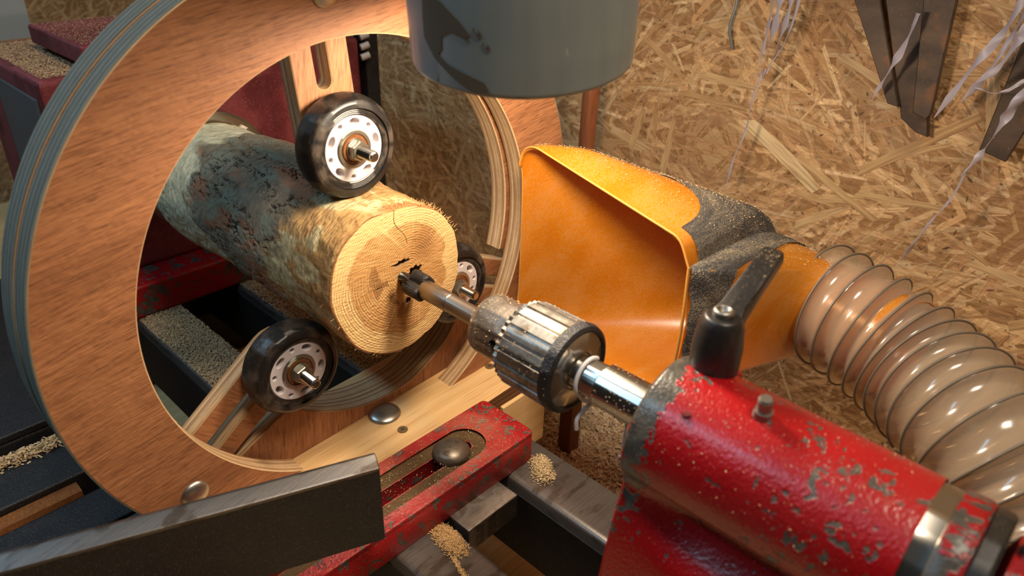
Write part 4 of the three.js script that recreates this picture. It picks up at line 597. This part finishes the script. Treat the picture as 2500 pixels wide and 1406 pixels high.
heap('sawdust_trail', 'thin tan sawdust trail along the front bed rail', () => { const t = rnd(); return V3(0.095 + t * 0.06, BED + 0.0006, 0.04 + 0.006 * Math.sin(t * 4) + gauss() * 0.003); }, 900, warmChip, 0.0004, 0.0014);
heap('sawdust_pile', 'pale chip heap on the rear bed rail beyond the holder', mound(0.081, -0.068, 0.02, 0.011, BED + 0.0004, 0.005, 0.6), 2600, std({ color: new THREE.Color(0.5, 0.37, 0.21), roughness: 1 }), 0.0005, 0.002);
heap('sawdust_layer', 'sawdust lying on the front bed rail under the log', () => V3(rr(-0.36, -0.1), BED + rr(0.0003, 0.003), rr(0.023, 0.067)), 16000, M.chip, 0.0007, 0.0022);
heap('sawdust_layer', 'sawdust lying on the rear bed rail under the log', () => V3(rr(-0.36, -0.1), BED + rr(0.0003, 0.003), rr(-0.09, -0.046)), 14000, M.chip, 0.0007, 0.0022);
heap('sawdust_layer', 'sawdust covering the headstock housing beside the lid', () => V3(rr(-0.6, -0.408), 0.0745 + rr(0, 0.002), rr(-0.02, 0.083)), 14000, M.chip, 0.0006, 0.002);
heap('sawdust_layer', 'fine sawdust covering the headstock lid', () => V3(rr(-0.543, -0.398), 0.1013 + rr(0, 0.0006), rr(-0.2, 0.045)), 9000, M.chip, 0.0004, 0.0011);
heap('shavings', 'pale wood shavings spread on the bench behind the bed', () => { const x = rr(-0.25, 0.25), z = rr(-0.4, -0.1); return V3(x, BENCH + rr(0.0005, 0.006) * (0.4 + fbm(x * 20, z * 20, 2)), z); }, 34000, std({ color: new THREE.Color(0.66, 0.52, 0.36), roughness: 1 }), 0.0015, 0.007);
heap('shavings', 'shavings on the bench in front of the bed', () => V3(rr(-0.1, 0.3), BENCH + rr(0.0005, 0.006), rr(-0.05, 0.2)), 4000, std({ color: new THREE.Color(0.62, 0.48, 0.32), roughness: 1 }), 0.0015, 0.006);
heap('sawdust_ridge', 'ridge of sawdust on the black slotted rail', () => { const t = gauss(); return V3(-0.222 + t * 0.012, -0.17 + rr(0, 0.006) * (1 - t * t), rr(0.175, 0.36)); }, 2600, M.chip, 0.001, 0.004);
heap('sawdust_specks', 'fine white specks of dust on the quill and drill chuck', (i) => { const a = rr(-1.2, 2.4), x = i % 3 ? rr(0.086, 0.156) : rr(0.177, 0.214), r = i % 3 ? (x < 0.116 ? 0.02 : 0.0273) : 0.0127; return V3(x, OY + r * Math.cos(a), OZ + r * Math.sin(a)); }, 700, M.chip, 0.0003, 0.0009);
heap('sawdust_specks', 'fine dust specks on the black clamp lever and red casting', (i) => { if (i % 2) { const a = rr(-0.9, 1.4); return V3(rr(0.218, 0.33), 0.0381 * Math.cos(a), 0.0381 * Math.sin(a)); } const t = rr(0.008, 0.052); return V3(0.231 - 0.048 * t + rr(-0.005, 0.005), 0.0225 + 0.0085 + 0.026 + 0.404 * t + 0.0058, -0.0125 - 0.914 * t); }, 500, M.chip, 0.0003, 0.0009);
heap('sawdust_specks', 'pale dust grains lying on top of the amber hood and tape', (i) => HOOD_DUST[i], HOOD_DUST.length, std({ color: new THREE.Color(0.6, 0.42, 0.24), roughness: 1 }), 0.0003, 0.0011);
heap('sawdust_specks', 'fine dust and crumbs on the red tool rest holder', () => V3(rr(0.01, 0.066), -0.1398 + (rnd() < 0.1 ? 0.0004 : 0), rr(-0.072, 0.12)), 900, M.chip, 0.0003, 0.0011);

renderer.render(scene, camera);
